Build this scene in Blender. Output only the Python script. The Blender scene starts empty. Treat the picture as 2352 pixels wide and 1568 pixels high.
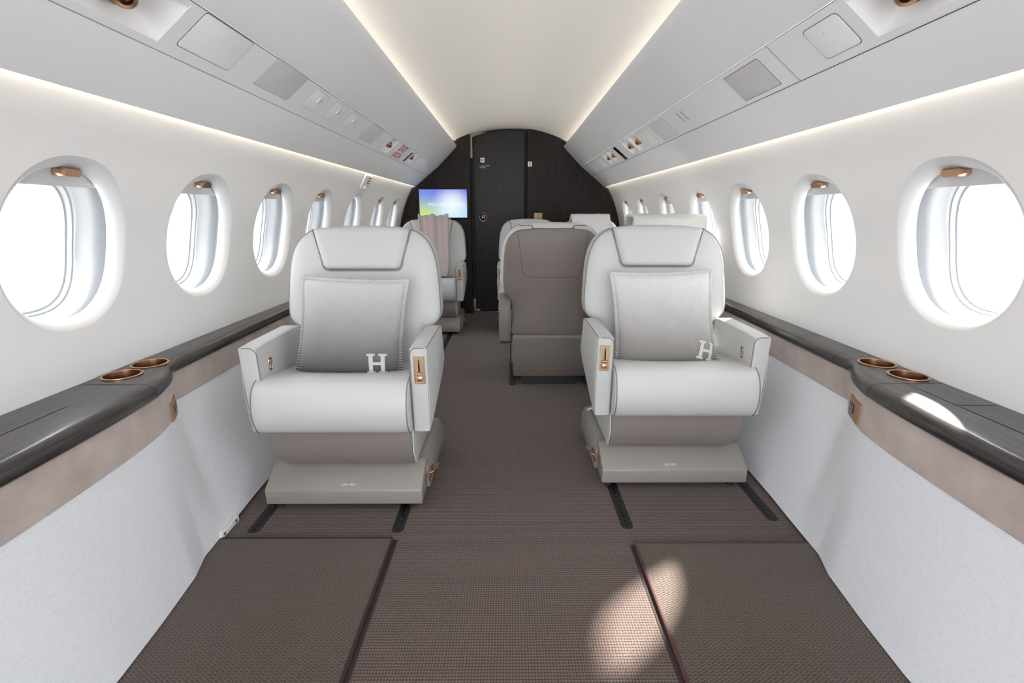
import bpy, bmesh, math, random
from mathutils import Vector, Matrix
random.seed(7)
PI = math.pi
S = bpy.context.scene
COL = S.collection

# ------------------------------------------------------------------ camera, world, sun, exposure
cam_d = bpy.data.cameras.new('camera')
cam = bpy.data.objects.new('camera', cam_d)
COL.objects.link(cam)
S.camera = cam
F_PX = 1120.0
cam_d.sensor_width = 36.0
cam_d.lens = F_PX / 2352.0 * 36.0
cam_d.clip_start = 0.02
cam_d.clip_end = 5000
cam.location = (-0.008, 0.0, 1.05)
PITCH = math.atan(294.0 / F_PX)
YAW = math.atan(5.0 * math.cos(PITCH) / F_PX)
cam.rotation_euler = (PI / 2 - PITCH, 0, -YAW)

WORLD_STRENGTH = 9.6
SUN_STRENGTH = 30.0
COVE_POWER = 1.0
S.view_settings.view_transform = 'Standard'
S.view_settings.look = 'None'
S.view_settings.gamma = 1.0
S.view_settings.use_curve_mapping = False
S.view_settings.exposure = 0.0
S.cycles.use_denoising = True
S.cycles.max_bounces = 14
S.cycles.diffuse_bounces = 10
S.cycles.glossy_bounces = 4
S.cycles.transparent_max_bounces = 12
S.cycles.caustics_reflective = False
S.cycles.caustics_refractive = False
S.cycles.sample_clamp_indirect = 8.0

world = bpy.data.worlds.new('bright_overcast_sky')
S.world = world
world.use_nodes = True
wn, wl = world.node_tree.nodes, world.node_tree.links
wn.clear()
wo = wn.new('ShaderNodeOutputWorld'); wb = wn.new('ShaderNodeBackground')
wt = wn.new('ShaderNodeTexCoord'); ws = wn.new('ShaderNodeSeparateXYZ'); wr = wn.new('ShaderNodeValToRGB')
wl.new(wt.outputs['Generated'], ws.inputs[0]); wl.new(ws.outputs['Z'], wr.inputs[0])
wr.color_ramp.elements[0].position = 0.0; wr.color_ramp.elements[0].color = (0.80, 0.81, 0.83, 1)
wr.color_ramp.elements[1].position = 0.35; wr.color_ramp.elements[1].color = (0.90, 0.95, 1.0, 1)
wl.new(wr.outputs[0], wb.inputs[0]); wb.inputs[1].default_value = WORLD_STRENGTH
wl.new(wb.outputs[0], wo.inputs[0])

def sun_lamp():
    d = bpy.data.lights.new('sun', 'SUN')
    o = bpy.data.objects.new('sun', d); COL.objects.link(o)
    d.energy = SUN_STRENGTH; d.angle = math.radians(2.5); d.color = (1.0, 0.95, 0.87)
    v = Vector((-0.87, -0.72, -0.97)).normalized()
    o.rotation_euler = v.to_track_quat('-Z', 'Y').to_euler()
    o.location = (6, 2, 6)
sun_lamp()

# ------------------------------------------------------------------ materials
MATS = {}
def mat(name, color, rough=0.5, metal=0.0, bump=None, spec=0.5, coat=0.0, sheen=0.0):
    """bump = (kind, scale, strength[, stretch])"""
    m = bpy.data.materials.new(name); m.use_nodes = True
    nt = m.node_tree; n, l = nt.nodes, nt.links
    b = n['Principled BSDF']
    b.inputs['Base Color'].default_value = (*color, 1)
    b.inputs['Roughness'].default_value = rough
    b.inputs['Metallic'].default_value = metal
    b.inputs['Specular IOR Level'].default_value = spec
    if coat: b.inputs['Coat Weight'].default_value = coat; b.inputs['Coat Roughness'].default_value = 0.12
    if sheen: b.inputs['Sheen Weight'].default_value = sheen
    if bump:
        tc = n.new('ShaderNodeTexCoord'); mp = n.new('ShaderNodeMapping')
        l.new(tc.outputs['Object'], mp.inputs[0])
        if len(bump) > 3: mp.inputs['Scale'].default_value = bump[3]
        if bump[0] == 'noise':
            t = n.new('ShaderNodeTexNoise'); t.inputs['Scale'].default_value = bump[1]; t.inputs['Detail'].default_value = 4
            out = t.outputs[0]
        elif bump[0] == 'voronoi':
            t = n.new('ShaderNodeTexVoronoi'); t.inputs['Scale'].default_value = bump[1]; out = t.outputs[0]
        l.new(mp.outputs[0], t.inputs['Vector'])
        bp = n.new('ShaderNodeBump'); bp.inputs['Strength'].default_value = bump[2]; bp.inputs['Distance'].default_value = 0.002
        l.new(out, bp.inputs['Height']); l.new(bp.outputs[0], b.inputs['Normal'])
    MATS[name] = m
    return m

def nodes_of(m): return m.node_tree.nodes, m.node_tree.links, m.node_tree.nodes['Principled BSDF']

mat('white_leather', (0.535, 0.54, 0.535), 0.42, bump=('voronoi', 900, 0.10), spec=0.45)
mat('towel_marled', (0.70, 0.71, 0.69), 0.95, bump=('noise', 60, 0.9), sheen=0.2)
mat('cream_leather', (0.56, 0.53, 0.48), 0.45, bump=('voronoi', 900, 0.10))
mat('taupe_leather', (0.205, 0.175, 0.156), 0.48, bump=('voronoi', 700, 0.14))
mat('piping_grey', (0.19, 0.19, 0.195), 0.5)
mat('white_stitch', (0.62, 0.61, 0.59), 0.7)
mat('base_plastic', (0.275, 0.25, 0.228), 0.42)
mat('panel_white', (0.88, 0.88, 0.88), 0.45, bump=('noise', 500, 0.03))
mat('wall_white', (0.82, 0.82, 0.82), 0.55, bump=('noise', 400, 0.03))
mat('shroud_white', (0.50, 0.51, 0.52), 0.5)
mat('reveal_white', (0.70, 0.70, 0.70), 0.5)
mat('shade_grey', (0.74, 0.73, 0.72), 0.6)
mat('gap_dark', (0.10, 0.095, 0.09), 0.7)
mat('gap_grey', (0.36, 0.35, 0.34), 0.7)
mat('grille_grey', (0.62, 0.61, 0.60), 0.7, bump=('voronoi', 600, 0.25))
mat('black_rubber', (0.012, 0.012, 0.012), 0.6)
mat('black_gloss', (0.01, 0.01, 0.012), 0.15)
mat('metal_grey', (0.35, 0.35, 0.36), 0.35, 1.0)
mat('rose_gold', (0.66, 0.39, 0.24), 0.28, 1.0, bump=('noise', 300, 0.05, (1, 12, 1)))
mat('pale_gold', (0.80, 0.60, 0.38), 0.35, 1.0)
mat('bronze_inside', (0.20, 0.09, 0.05), 0.35, 0.9)
mat('gold_plate', (0.50, 0.36, 0.22), 0.45, 0.5)
mat('socket_bronze', (0.42, 0.26, 0.16), 0.45, 0.6)
mat('sign_white', (0.88, 0.87, 0.86), 0.5)
mat('sign_red', (0.50, 0.03, 0.05), 0.5)
mat('bar_navy', (0.03, 0.035, 0.05), 0.25)
mat('binding_and_shadow', (0.030, 0.016, 0.015), 0.9, bump=('noise', 400, 0.5))
mat('binding_red', (0.075, 0.030, 0.030), 0.9, bump=('noise', 400, 0.5))
mat('door_frame_gold', (0.60, 0.50, 0.33), 0.4, 0.3)
mat('mauve_blanket', (0.52, 0.44, 0.44), 0.95, bump=('noise', 260, 0.35), sheen=0.3)
mat('towel_white', (0.74, 0.73, 0.75), 0.95, bump=('voronoi', 420, 0.5), sheen=0.3)
mat('pillow_edge', (0.60, 0.59, 0.57), 0.95, bump=('noise', 700, 0.6))

def suede():
    m = mat('suede_band', (0.33, 0.27, 0.245), 0.9, sheen=0.25)
    n, l, b = nodes_of(m)
    tc = n.new('ShaderNodeTexCoord')
    t = n.new('ShaderNodeTexNoise'); t.inputs['Scale'].default_value = 14; t.inputs['Detail'].default_value = 5
    r = n.new('ShaderNodeValToRGB')
    r.color_ramp.elements[0].position = 0.3; r.color_ramp.elements[0].color = (0.40, 0.325, 0.295, 1)
    r.color_ramp.elements[1].position = 0.72; r.color_ramp.elements[1].color = (0.52, 0.445, 0.41, 1)
    l.new(tc.outputs['Object'], t.inputs['Vector']); l.new(t.outputs[0], r.inputs[0]); l.new(r.outputs[0], b.inputs['Base Color'])
    t2 = n.new('ShaderNodeTexNoise'); t2.inputs['Scale'].default_value = 500
    bp = n.new('ShaderNodeBump'); bp.inputs['Strength'].default_value = 0.15; bp.inputs['Distance'].default_value = 0.001
    l.new(tc.outputs['Object'], t2.inputs['Vector']); l.new(t2.outputs[0], bp.inputs['Height']); l.new(bp.outputs[0], b.inputs['Normal'])
suede()

def linen():
    m = mat('linen_panel', (0.55, 0.555, 0.58), 0.85)
    n, l, b = nodes_of(m)
    tc = n.new('ShaderNodeTexCoord'); mp = n.new('ShaderNodeMapping'); mp.inputs['Scale'].default_value = (1, 60, 400)
    t = n.new('ShaderNodeTexNoise'); t.inputs['Scale'].default_value = 1.6; t.inputs['Detail'].default_value = 3
    r = n.new('ShaderNodeValToRGB')
    r.color_ramp.elements[0].position = 0.3; r.color_ramp.elements[0].color = (0.72, 0.735, 0.775, 1)
    r.color_ramp.elements[1].position = 0.7; r.color_ramp.elements[1].color = (0.82, 0.835, 0.87, 1)
    l.new(tc.outputs['Object'], mp.inputs[0]); l.new(mp.outputs[0], t.inputs['Vector'])
    l.new(t.outputs[0], r.inputs[0]); l.new(r.outputs[0], b.inputs['Base Color'])
    bp = n.new('ShaderNodeBump'); bp.inputs['Strength'].default_value = 0.25; bp.inputs['Distance'].default_value = 0.001
    l.new(t.outputs[0], bp.inputs['Height']); l.new(bp.outputs[0], b.inputs['Normal'])
linen()

def wood(name, c0, c1, scale, rough, coat, bstr):
    m = mat(name, c0, rough, coat=coat)
    n, l, b = nodes_of(m)
    tc = n.new('ShaderNodeTexCoord'); mp = n.new('ShaderNodeMapping'); mp.inputs['Scale'].default_value = scale
    t = n.new('ShaderNodeTexNoise'); t.inputs['Scale'].default_value = 3.0; t.inputs['Detail'].default_value = 6; t.inputs['Distortion'].default_value = 0.6
    r = n.new('ShaderNodeValToRGB')
    r.color_ramp.elements[0].position = 0.38; r.color_ramp.elements[0].color = (*c0, 1)
    r.color_ramp.elements[1].position = 0.62; r.color_ramp.elements[1].color = (*c1, 1)
    l.new(tc.outputs['Object'], mp.inputs[0]); l.new(mp.outputs[0], t.inputs['Vector'])
    l.new(t.outputs[0], r.inputs[0]); l.new(r.outputs[0], b.inputs['Base Color'])
    bp = n.new('ShaderNodeBump'); bp.inputs['Strength'].default_value = bstr; bp.inputs['Distance'].default_value = 0.001
    l.new(t.outputs[0], bp.inputs['Height']); l.new(bp.outputs[0], b.inputs['Normal'])
    return m
wood('ledge_wood', (0.010, 0.008, 0.008), (0.042, 0.034, 0.033), (30, 1.3, 30), 0.33, 0.3, 0.7)
wood('bulkhead_wood', (0.0075, 0.0040, 0.0028), (0.019, 0.0108, 0.0080), (30, 30, 1.6), 0.45, 0.0, 0.4); MATS['bulkhead_wood'].node_tree.nodes['Principled BSDF'].inputs['Specular IOR Level'].default_value = 0.22
wood('door_wood', (0.006, 0.0045, 0.004), (0.014, 0.0105, 0.0095), (30, 30, 1.6), 0.40, 0.0, 0.4); MATS['door_wood'].node_tree.nodes['Principled BSDF'].inputs['Specular IOR Level'].default_value = 0.3

def carpet(name, c0, c1, kind):
    m = mat(name, c0, 0.95, sheen=0.25, spec=0.2)
    n, l, b = nodes_of(m)
    tc = n.new('ShaderNodeTexCoord'); sp = n.new('ShaderNodeSeparateXYZ'); l.new(tc.outputs['Object'], sp.inputs[0])
    def mth(op, a, bb=None):
        k = n.new('ShaderNodeMath'); k.operation = op
        for i, v in ((0, a), (1, bb)):
            if v is None: continue
            if isinstance(v, (int, float)): k.inputs[i].default_value = v
            else: l.new(v, k.inputs[i])
        return k.outputs[0]
    X, Y = sp.outputs[0], sp.outputs[1]
    if kind == 'loop':       # rows of small loops
        h = mth('ADD', mth('SINE', mth('MULTIPLY', Y, 2 * PI / 0.0085)),
                mth('MULTIPLY', mth('SINE', mth('ADD', mth('MULTIPLY', X, 2 * PI / 0.0075), mth('MULTIPLY', mth('SINE', mth('MULTIPLY', Y, 2 * PI / 0.017)), 0.7))), 0.8))
    else:                    # herringbone rows
        z = mth('PINGPONG', X, 0.007)
        h = mth('MULTIPLY', mth('SINE', mth('MULTIPLY', mth('ADD', Y, mth('MULTIPLY', z, 0.9)), 2 * PI / 0.0085)), 1.3)
    nz = n.new('ShaderNodeTexNoise'); nz.inputs['Scale'].default_value = 320; nz.inputs['Detail'].default_value = 3
    l.new(tc.outputs['Object'], nz.inputs['Vector'])
    hh = mth('ADD', mth('MULTIPLY', h, 0.22), mth('MULTIPLY', nz.outputs[0], 1.3))
    r = n.new('ShaderNodeValToRGB')
    r.color_ramp.elements[0].position = 0.30; r.color_ramp.elements[0].color = (*c0, 1)
    r.color_ramp.elements[1].position = 0.95; r.color_ramp.elements[1].color = (*c1, 1)
    l.new(hh, r.inputs[0]); l.new(r.outputs[0], b.inputs['Base Color'])
    bp = n.new('ShaderNodeBump'); bp.inputs['Strength'].default_value = 0.6; bp.inputs['Distance'].default_value = 0.003
    l.new(hh, bp.inputs['Height']); l.new(bp.outputs[0], b.inputs['Normal'])
carpet('carpet_aisle', (0.030, 0.018, 0.015), (0.150, 0.106, 0.090), 'loop')
carpet('carpet_mat', (0.028, 0.018, 0.013), (0.145, 0.102, 0.079), 'chevron')

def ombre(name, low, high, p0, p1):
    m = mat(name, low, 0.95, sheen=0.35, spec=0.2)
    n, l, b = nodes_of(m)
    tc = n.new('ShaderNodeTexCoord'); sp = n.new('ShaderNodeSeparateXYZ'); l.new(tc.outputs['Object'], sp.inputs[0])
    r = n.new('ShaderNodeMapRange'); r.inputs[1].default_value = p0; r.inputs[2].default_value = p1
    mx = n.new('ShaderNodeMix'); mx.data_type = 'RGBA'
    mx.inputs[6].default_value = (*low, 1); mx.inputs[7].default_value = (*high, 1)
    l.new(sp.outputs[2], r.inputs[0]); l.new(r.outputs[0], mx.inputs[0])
    # slanting twill weave, in the fabric's own plane
    a = n.new('ShaderNodeMath'); a.operation = 'MULTIPLY'; a.inputs[1].default_value = 2 * PI / 0.0052
    a2 = n.new('ShaderNodeMath'); a2.operation = 'SINE'
    c = n.new('ShaderNodeMath'); c.operation = 'ADD'; l.new(sp.outputs[0], c.inputs[0]); l.new(sp.outputs[2], c.inputs[1])
    l.new(c.outputs[0], a.inputs[0]); l.new(a.outputs[0], a2.inputs[0])
    d = n.new('ShaderNodeMath'); d.operation = 'SUBTRACT'; l.new(sp.outputs[0], d.inputs[0]); l.new(sp.outputs[2], d.inputs[1])
    e = n.new('ShaderNodeMath'); e.operation = 'MULTIPLY'; e.inputs[1].default_value = 2 * PI / 0.0060; l.new(d.outputs[0], e.inputs[0])
    f = n.new('ShaderNodeMath'); f.operation = 'SINE'; l.new(e.outputs[0], f.inputs[0])
    g = n.new('ShaderNodeMath'); g.operation = 'MAXIMUM'; l.new(a2.outputs[0], g.inputs[0]); l.new(f.outputs[0], g.inputs[1])
    br = n.new('ShaderNodeMapRange'); br.inputs[1].default_value = -1; br.inputs[2].default_value = 1; br.inputs[3].default_value = 0.72; br.inputs[4].default_value = 1.06
    l.new(g.outputs[0], br.inputs[0])
    mul = n.new('ShaderNodeMix'); mul.data_type = 'RGBA'; mul.blend_type = 'MULTIPLY'; mul.inputs[0].default_value = 1
    cb = n.new('ShaderNodeCombineColor')
    for i in range(3): l.new(br.outputs[0], cb.inputs[i])
    l.new(mx.outputs[2], mul.inputs[6]); l.new(cb.outputs[0], mul.inputs[7]); l.new(mul.outputs[2], b.inputs['Base Color'])
    bp = n.new('ShaderNodeBump'); bp.inputs['Strength'].default_value = 0.5; bp.inputs['Distance'].default_value = 0.002
    l.new(g.outputs[0], bp.inputs['Height']); l.new(bp.outputs[0], b.inputs['Normal'])
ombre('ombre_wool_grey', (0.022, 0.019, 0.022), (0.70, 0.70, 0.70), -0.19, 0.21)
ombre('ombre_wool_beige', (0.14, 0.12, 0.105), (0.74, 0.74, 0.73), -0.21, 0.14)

def glass():
    m = bpy.data.materials.new('window_glass'); m.use_nodes = True
    n, l = m.node_tree.nodes, m.node_tree.links; n.clear()
    o = n.new('ShaderNodeOutputMaterial'); mx = n.new('ShaderNodeMixShader')
    t = n.new('ShaderNodeBsdfTransparent'); t.inputs[0].default_value = (0.97, 0.98, 0.98, 1)
    g = n.new('ShaderNodeBsdfGlossy'); g.inputs['Roughness'].default_value = 0.05
    mx.inputs[0].default_value = 0.04
    l.new(t.outputs[0], mx.inputs[1]); l.new(g.outputs[0], mx.inputs[2]); l.new(mx.outputs[0], o.inputs[0])
    MATS['window_glass'] = m
glass()

def emis(name, color, strength):
    m = bpy.data.materials.new(name); m.use_nodes = True
    n, l = m.node_tree.nodes, m.node_tree.links; n.clear()
    o = n.new('ShaderNodeOutputMaterial'); e = n.new('ShaderNodeEmission')
    e.inputs[0].default_value = (*color, 1); e.inputs[1].default_value = strength
    l.new(e.outputs[0], o.inputs[0]); MATS[name] = m; return m
emis('screen_text', (1, 1, 1), 1.0)

def screen():
    m = bpy.data.materials.new('screen_picture'); m.use_nodes = True
    n, l = m.node_tree.nodes, m.node_tree.links; n.clear()
    o = n.new('ShaderNodeOutputMaterial'); e = n.new('ShaderNodeEmission')
    tc = n.new('ShaderNodeTexCoord'); sp = n.new('ShaderNodeSeparateXYZ'); l.new(tc.outputs['Object'], sp.inputs[0])
    def mr(v, a, b_):
        k = n.new('ShaderNodeMapRange'); k.interpolation_type = 'SMOOTHSTEP'; k.inputs[1].default_value = a; k.inputs[2].default_value = b_
        l.new(v, k.inputs[0]); return k.outputs[0]
    def mix(f, a, b_):
        k = n.new('ShaderNodeMix'); k.data_type = 'RGBA'; l.new(f, k.inputs[0])
        for i, v in ((6, a), (7, b_)):
            if isinstance(v, tuple): k.inputs[i].default_value = (*v, 1)
            else: l.new(v, k.inputs[i])
        return k.outputs[2]
    left = mix(mr(sp.outputs[2], -0.14, 0.13), (0.62, 0.85, 0.16), (0.20, 0.30, 0.85))
    right = mix(mr(sp.outputs[2], -0.14, 0.14), (0.42, 0.74, 0.93), (0.16, 0.15, 0.80))
    base = mix(mr(sp.outputs[0], -0.24, 0.10), left, right)
    # soft white glow right of centre
    vm = n.new('ShaderNodeVectorMath'); vm.operation = 'DISTANCE'; l.new(tc.outputs['Object'], vm.inputs[0]); vm.inputs[1].default_value = (0.09, 0, -0.01)
    k = mr(vm.outputs['Value'], 0.24, 0.02)
    fin = mix(k, base, (0.86, 0.95, 0.98))
    l.new(fin, e.inputs[0]); e.inputs[1].default_value = 1.0; l.new(e.outputs[0], o.inputs[0])
    MATS['screen_picture'] = m
screen()

# ------------------------------------------------------------------ mesh helpers
def obj(name, bm, m, parent=None, smooth=40, kind=None):
    if isinstance(m, str): m = [m]
    me = bpy.data.meshes.new(name)
    bmesh.ops.recalc_face_normals(bm, faces=bm.faces)
    bm.to_mesh(me); bm.free()
    for k in m: me.materials.append(MATS[k])
    if smooth:
        for p in me.polygons: p.use_smooth = True
        me.set_sharp_from_angle(angle=math.radians(smooth))
    o = bpy.data.objects.new(name, me); COL.objects.link(o)
    if parent: o.parent = parent
    if kind: o['kind'] = kind
    return o

def tag(o, label=None, cat=None, group=None, kind=None):
    if label: o['label'] = label
    if cat: o['category'] = cat
    if group: o['group'] = group
    if kind: o['kind'] = kind
    return o

def thing(name, label, cat, loc=(0, 0, 0), rz=0, group=None):
    o = bpy.data.objects.new(name, None); COL.objects.link(o)
    o.empty_display_size = 0.05
    o.location = loc; o.rotation_euler = (0, 0, rz)
    return tag(o, label, cat, group)

def struct(name, bm, m, parent=None, smooth=40):
    o = obj(name, bm, m, parent, smooth)
    if not parent: o['kind'] = 'structure'
    return o

def add_box(bm, x0, x1, y0, y1, z0, z1, bevel=0.0, seg=2, mi=0):
    vs = [bm.verts.new((x, y, z)) for x in (x0, x1) for y in (y0, y1) for z in (z0, z1)]
    fs = [bm.faces.new([vs[i] for i in f]) for f in ((0, 1, 3, 2), (4, 6, 7, 5), (0, 4, 5, 1), (2, 3, 7, 6), (0, 2, 6, 4), (1, 5, 7, 3))]
    for f in fs: f.material_index = mi
    if bevel:
        es = list({e for f in fs for e in f.edges})
        r = bmesh.ops.bevel(bm, geom=es, offset=bevel, segments=seg, affect='EDGES', profile=0.5)
        for f in r['faces']: f.material_index = mi
    return fs

def add_prism(bm, pts, a, b, axis='x', bevel=0.0, seg=2, f=None, mi=0):
    """closed polygon pts (u,v) extruded along axis from a to b"""
    def P(u, v, w):
        if axis == 'x': p = (w, u, v)
        elif axis == 'y': p = (u, w, v)
        else: p = (u, v, w)
        return f(Vector(p)) if f else Vector(p)
    lo = [bm.verts.new(P(u, v, a)) for u, v in pts]; hi = [bm.verts.new(P(u, v, b)) for u, v in pts]
    n = len(pts); fs = [bm.faces.new(lo), bm.faces.new(hi[::-1])]
    for i in range(n):
        j = (i + 1) % n
        fs.append(bm.faces.new((lo[i], hi[i], hi[j], lo[j])))
    for q in fs: q.material_index = mi
    if bevel:
        es = list({e for q in fs[:2] for e in q.edges})
        bmesh.ops.recalc_face_normals(bm, faces=fs)
        es += [e for q in fs[2:] for e in q.edges if e not in es and e.calc_face_angle(0) > 0.6]
        r = bmesh.ops.bevel(bm, geom=list(set(es)), offset=bevel, segments=seg, affect='EDGES', profile=0.5)
        for q in r['faces']: q.material_index = mi
    return fs

def add_loft(bm, rings, cap0=True, cap1=True, closed=True, mi=0):
    vr = [[bm.verts.new(p) for p in r] for r in rings]
    n = len(vr[0])
    for a, b in zip(vr[:-1], vr[1:]):
        for i in range(n if closed else n - 1):
            j = (i + 1) % n
            bm.faces.new((a[i], a[j], b[j], b[i])).material_index = mi
    if cap0: bm.faces.new(vr[0][::-1]).material_index = mi
    if cap1: bm.faces.new(vr[-1]).material_index = mi
    return vr

def add_tube(bm, path, r, seg=8, closed=False, mi=0, cap=True):
    path = [Vector(p) for p in path]
    n = len(path); rings = []; up = None
    for i in range(n):
        if closed: t = path[(i + 1) % n] - path[i - 1]
        else: t = path[min(i + 1, n - 1)] - path[max(i - 1, 0)]
        if t.length < 1e-9: t = Vector((0, 0, 1))
        t.normalize()
        if up is None:
            up = t.orthogonal().normalized()
        up = (up - t * up.dot(t))
        if up.length < 1e-6: up = t.orthogonal()
        up.normalize(); s = t.cross(up)
        rr = r[i] if isinstance(r, (list, tuple)) else r
        rings.append([path[i] + (up * math.cos(2 * PI * k / seg) + s * math.sin(2 * PI * k / seg)) * rr for k in range(seg)])
    vr = [[bm.verts.new(p) for p in q] for q in rings]
    m = n if closed else n - 1
    for i in range(m):
        a, b = vr[i], vr[(i + 1) % n]
        for k in range(seg):
            k2 = (k + 1) % seg
            bm.faces.new((a[k], a[k2], b[k2], b[k])).material_index = mi
    if not closed and cap:
        bm.faces.new(vr[0][::-1]).material_index = mi; bm.faces.new(vr[-1]).material_index = mi

def smooth_path(pts, sub=6, closed=False):
    pts = [Vector(p) for p in pts]; n = len(pts); out = []
    rng = n if closed else n - 1
    for i in range(rng):
        if closed: p0, p1, p2, p3 = pts[i - 1], pts[i], pts[(i + 1) % n], pts[(i + 2) % n]
        else: p0, p1, p2, p3 = pts[max(i - 1, 0)], pts[i], pts[i + 1], pts[min(i + 2, n - 1)]
        for k in range(sub):
            t = k / sub
            out.append(0.5 * ((2 * p1) + (p2 - p0) * t + (2 * p0 - 5 * p1 + 4 * p2 - p3) * t * t + (3 * p1 - p0 - 3 * p2 + p3) * t ** 3))
    if not closed: out.append(pts[-1])
    return out

def round_poly(pts, rad, seg=6):
    """2D polygon with rounded corners"""
    n = len(pts); out = []
    if not isinstance(rad, (list, tuple)): rad = [rad] * n
    for i in range(n):
        p = Vector(pts[i]); a = Vector(pts[i - 1]) - p; b = Vector(pts[(i + 1) % n]) - p
        r = rad[i]
        if r <= 0: out.append(tuple(p)); continue
        la, lb = a.length, b.length; a.normalize(); b.normalize()
        ang = a.angle(b); d = min(r / math.tan(ang / 2), la * 0.49, lb * 0.49)
        p0 = p + a * d; p2 = p + b * d
        for k in range(seg + 1):
            t = k / seg
            out.append(tuple(p0 * (1 - t) ** 2 + p * 2 * t * (1 - t) + p2 * t * t))
    return out

def lerp_tab(tab, x):
    if x <= tab[0][0]: return tab[0][1]
    for (a, fa), (b, fb) in zip(tab[:-1], tab[1:]):
        if x <= b:
            t = (x - a) / (b - a); return fa + (fb - fa) * t
    return tab[-1][1]

def text_mesh(body, size, m, parent, matrix, name='lettering', extrude=0.0004, align='CENTER', bold=0.0, xs=1.0):
    cu = bpy.data.curves.new('text', 'FONT'); cu.body = body; cu.size = size; cu.extrude = extrude
    cu.align_x = align; cu.align_y = 'CENTER'; cu.resolution_u = 3; cu.offset = bold
    t = bpy.data.objects.new('text', cu); COL.objects.link(t)
    dg = bpy.context.evaluated_depsgraph_get(); dg.update()
    me = bpy.data.meshes.new_from_object(t.evaluated_get(dg))
    bpy.data.objects.remove(t)
    me.name = name
    me.transform(matrix @ Matrix.Diagonal((xs, 1, 1, 1)))
    me.materials.clear(); me.materials.append(MATS[m])
    o = bpy.data.objects.new(name, me); COL.objects.link(o)
    if parent: o.parent = parent
    return o

def frame_mat(origin, right, up):
    r = Vector(right).normalized(); u = Vector(up).normalized(); n = r.cross(u)
    return Matrix(((r.x, u.x, n.x, origin[0]), (r.y, u.y, n.y, origin[1]), (r.z, u.z, n.z, origin[2]), (0, 0, 0, 1)))

# ------------------------------------------------------------------ cabin section
Y0, Y1 = -2.6, 5.30            # cabin extents
SIDE = [(0.50, 1.167), (0.60, 1.168), (0.70, 1.166), (0.80, 1.158), (0.943, 1.138), (1.068, 1.104), (1.191, 1.058), (1.29, 1.006), (1.345, 0.974)]
def xw(z):
    # smooth wall profile
    pts = SIDE
    for i in range(len(pts) - 1):
        if z <= pts[i + 1][0] or i == len(pts) - 2:
            p0 = pts[max(i - 1, 0)]; p1 = pts[i]; p2 = pts[i + 1]; p3 = pts[min(i + 2, len(pts) - 1)]
            t = (z - p1[0]) / (p2[0] - p1[0])
            m1 = (p2[1] - p0[1]) / (p2[0] - p0[0]) * (p2[0] - p1[0]); m2 = (p3[1] - p1[1]) / (p3[0] - p1[0]) * (p2[0] - p1[0])
            return (2 * t ** 3 - 3 * t * t + 1) * p1[1] + (t ** 3 - 2 * t * t + t) * m1 + (-2 * t ** 3 + 3 * t * t) * p2[1] + (t ** 3 - t * t) * m2
WINC = [-2.09, -1.53, -0.97, -0.41, 0.15, 0.71, 1.27, 1.825, 2.385, 2.95, 3.58, 4.235, 4.79]
ZC = 0.968
def oval(a, b, n=64, e=2.25):
    out = []
    for i in range(n):
        t = 2 * PI * i / n; c, s = math.cos(t), math.sin(t)
        out.append((a * math.copysign(abs(c) ** (2 / e), c), b * math.copysign(abs(s) ** (2 / e), s)))
    return out

def build_wall(side, name):
    bm = bmesh.new()
    zb, zt = 0.50, 1.345
    edges = [Y0] + [(WINC[i] + WINC[i + 1]) / 2 for i in range(len(WINC) - 1)] + [Y1]
    R = 10; n = 128
    for k, yc in enumerate(WINC):
        ya, yb = edges[k], edges[k + 1]
        o = oval(0.190, 0.217, n)
        outer = []
        for (dy, dz) in o:
            # project to rectangle perimeter
            t = 1e9
            if dy > 1e-9: t = min(t, (yb - yc) / dy)
            if dy < -1e-9: t = min(t, (ya - yc) / dy)
            if dz > 1e-9: t = min(t, (zt - ZC) / dz)
            if dz < -1e-9: t = min(t, (zb - ZC) / dz)
            outer.append([dy * t, dz * t])
        # snap corner points
        for cy in (ya - yc, yb - yc):
            for cz in (zb - ZC, zt - ZC):
                j = min(range(n), key=lambda i: (outer[i][0] - cy) ** 2 + (outer[i][1] - cz) ** 2); outer[j] = [cy, cz]
        rings = []
        for r in range(R + 1):
            f = r / R
            ring = []
            for (a, b), (c, d) in zip(o, outer):
                y = yc + a + (c - a) * f; z = ZC + b + (d - b) * f
                ring.append(Vector((side * xw(z), y, z)))
            rings.append(ring)
        add_loft(bm, rings, False, False)
    bmesh.ops.remove_doubles(bm, verts=bm.verts, dist=0.0005)
    return struct(name, bm, 'wall_white', smooth=60)
build_wall(-1, 'wall_left'); build_wall(1, 'wall_right')

def W(side, yc, dy, dz, d):
    z = ZC + dz
    return Vector((side * (xw(z) + d), yc + dy, z))

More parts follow.
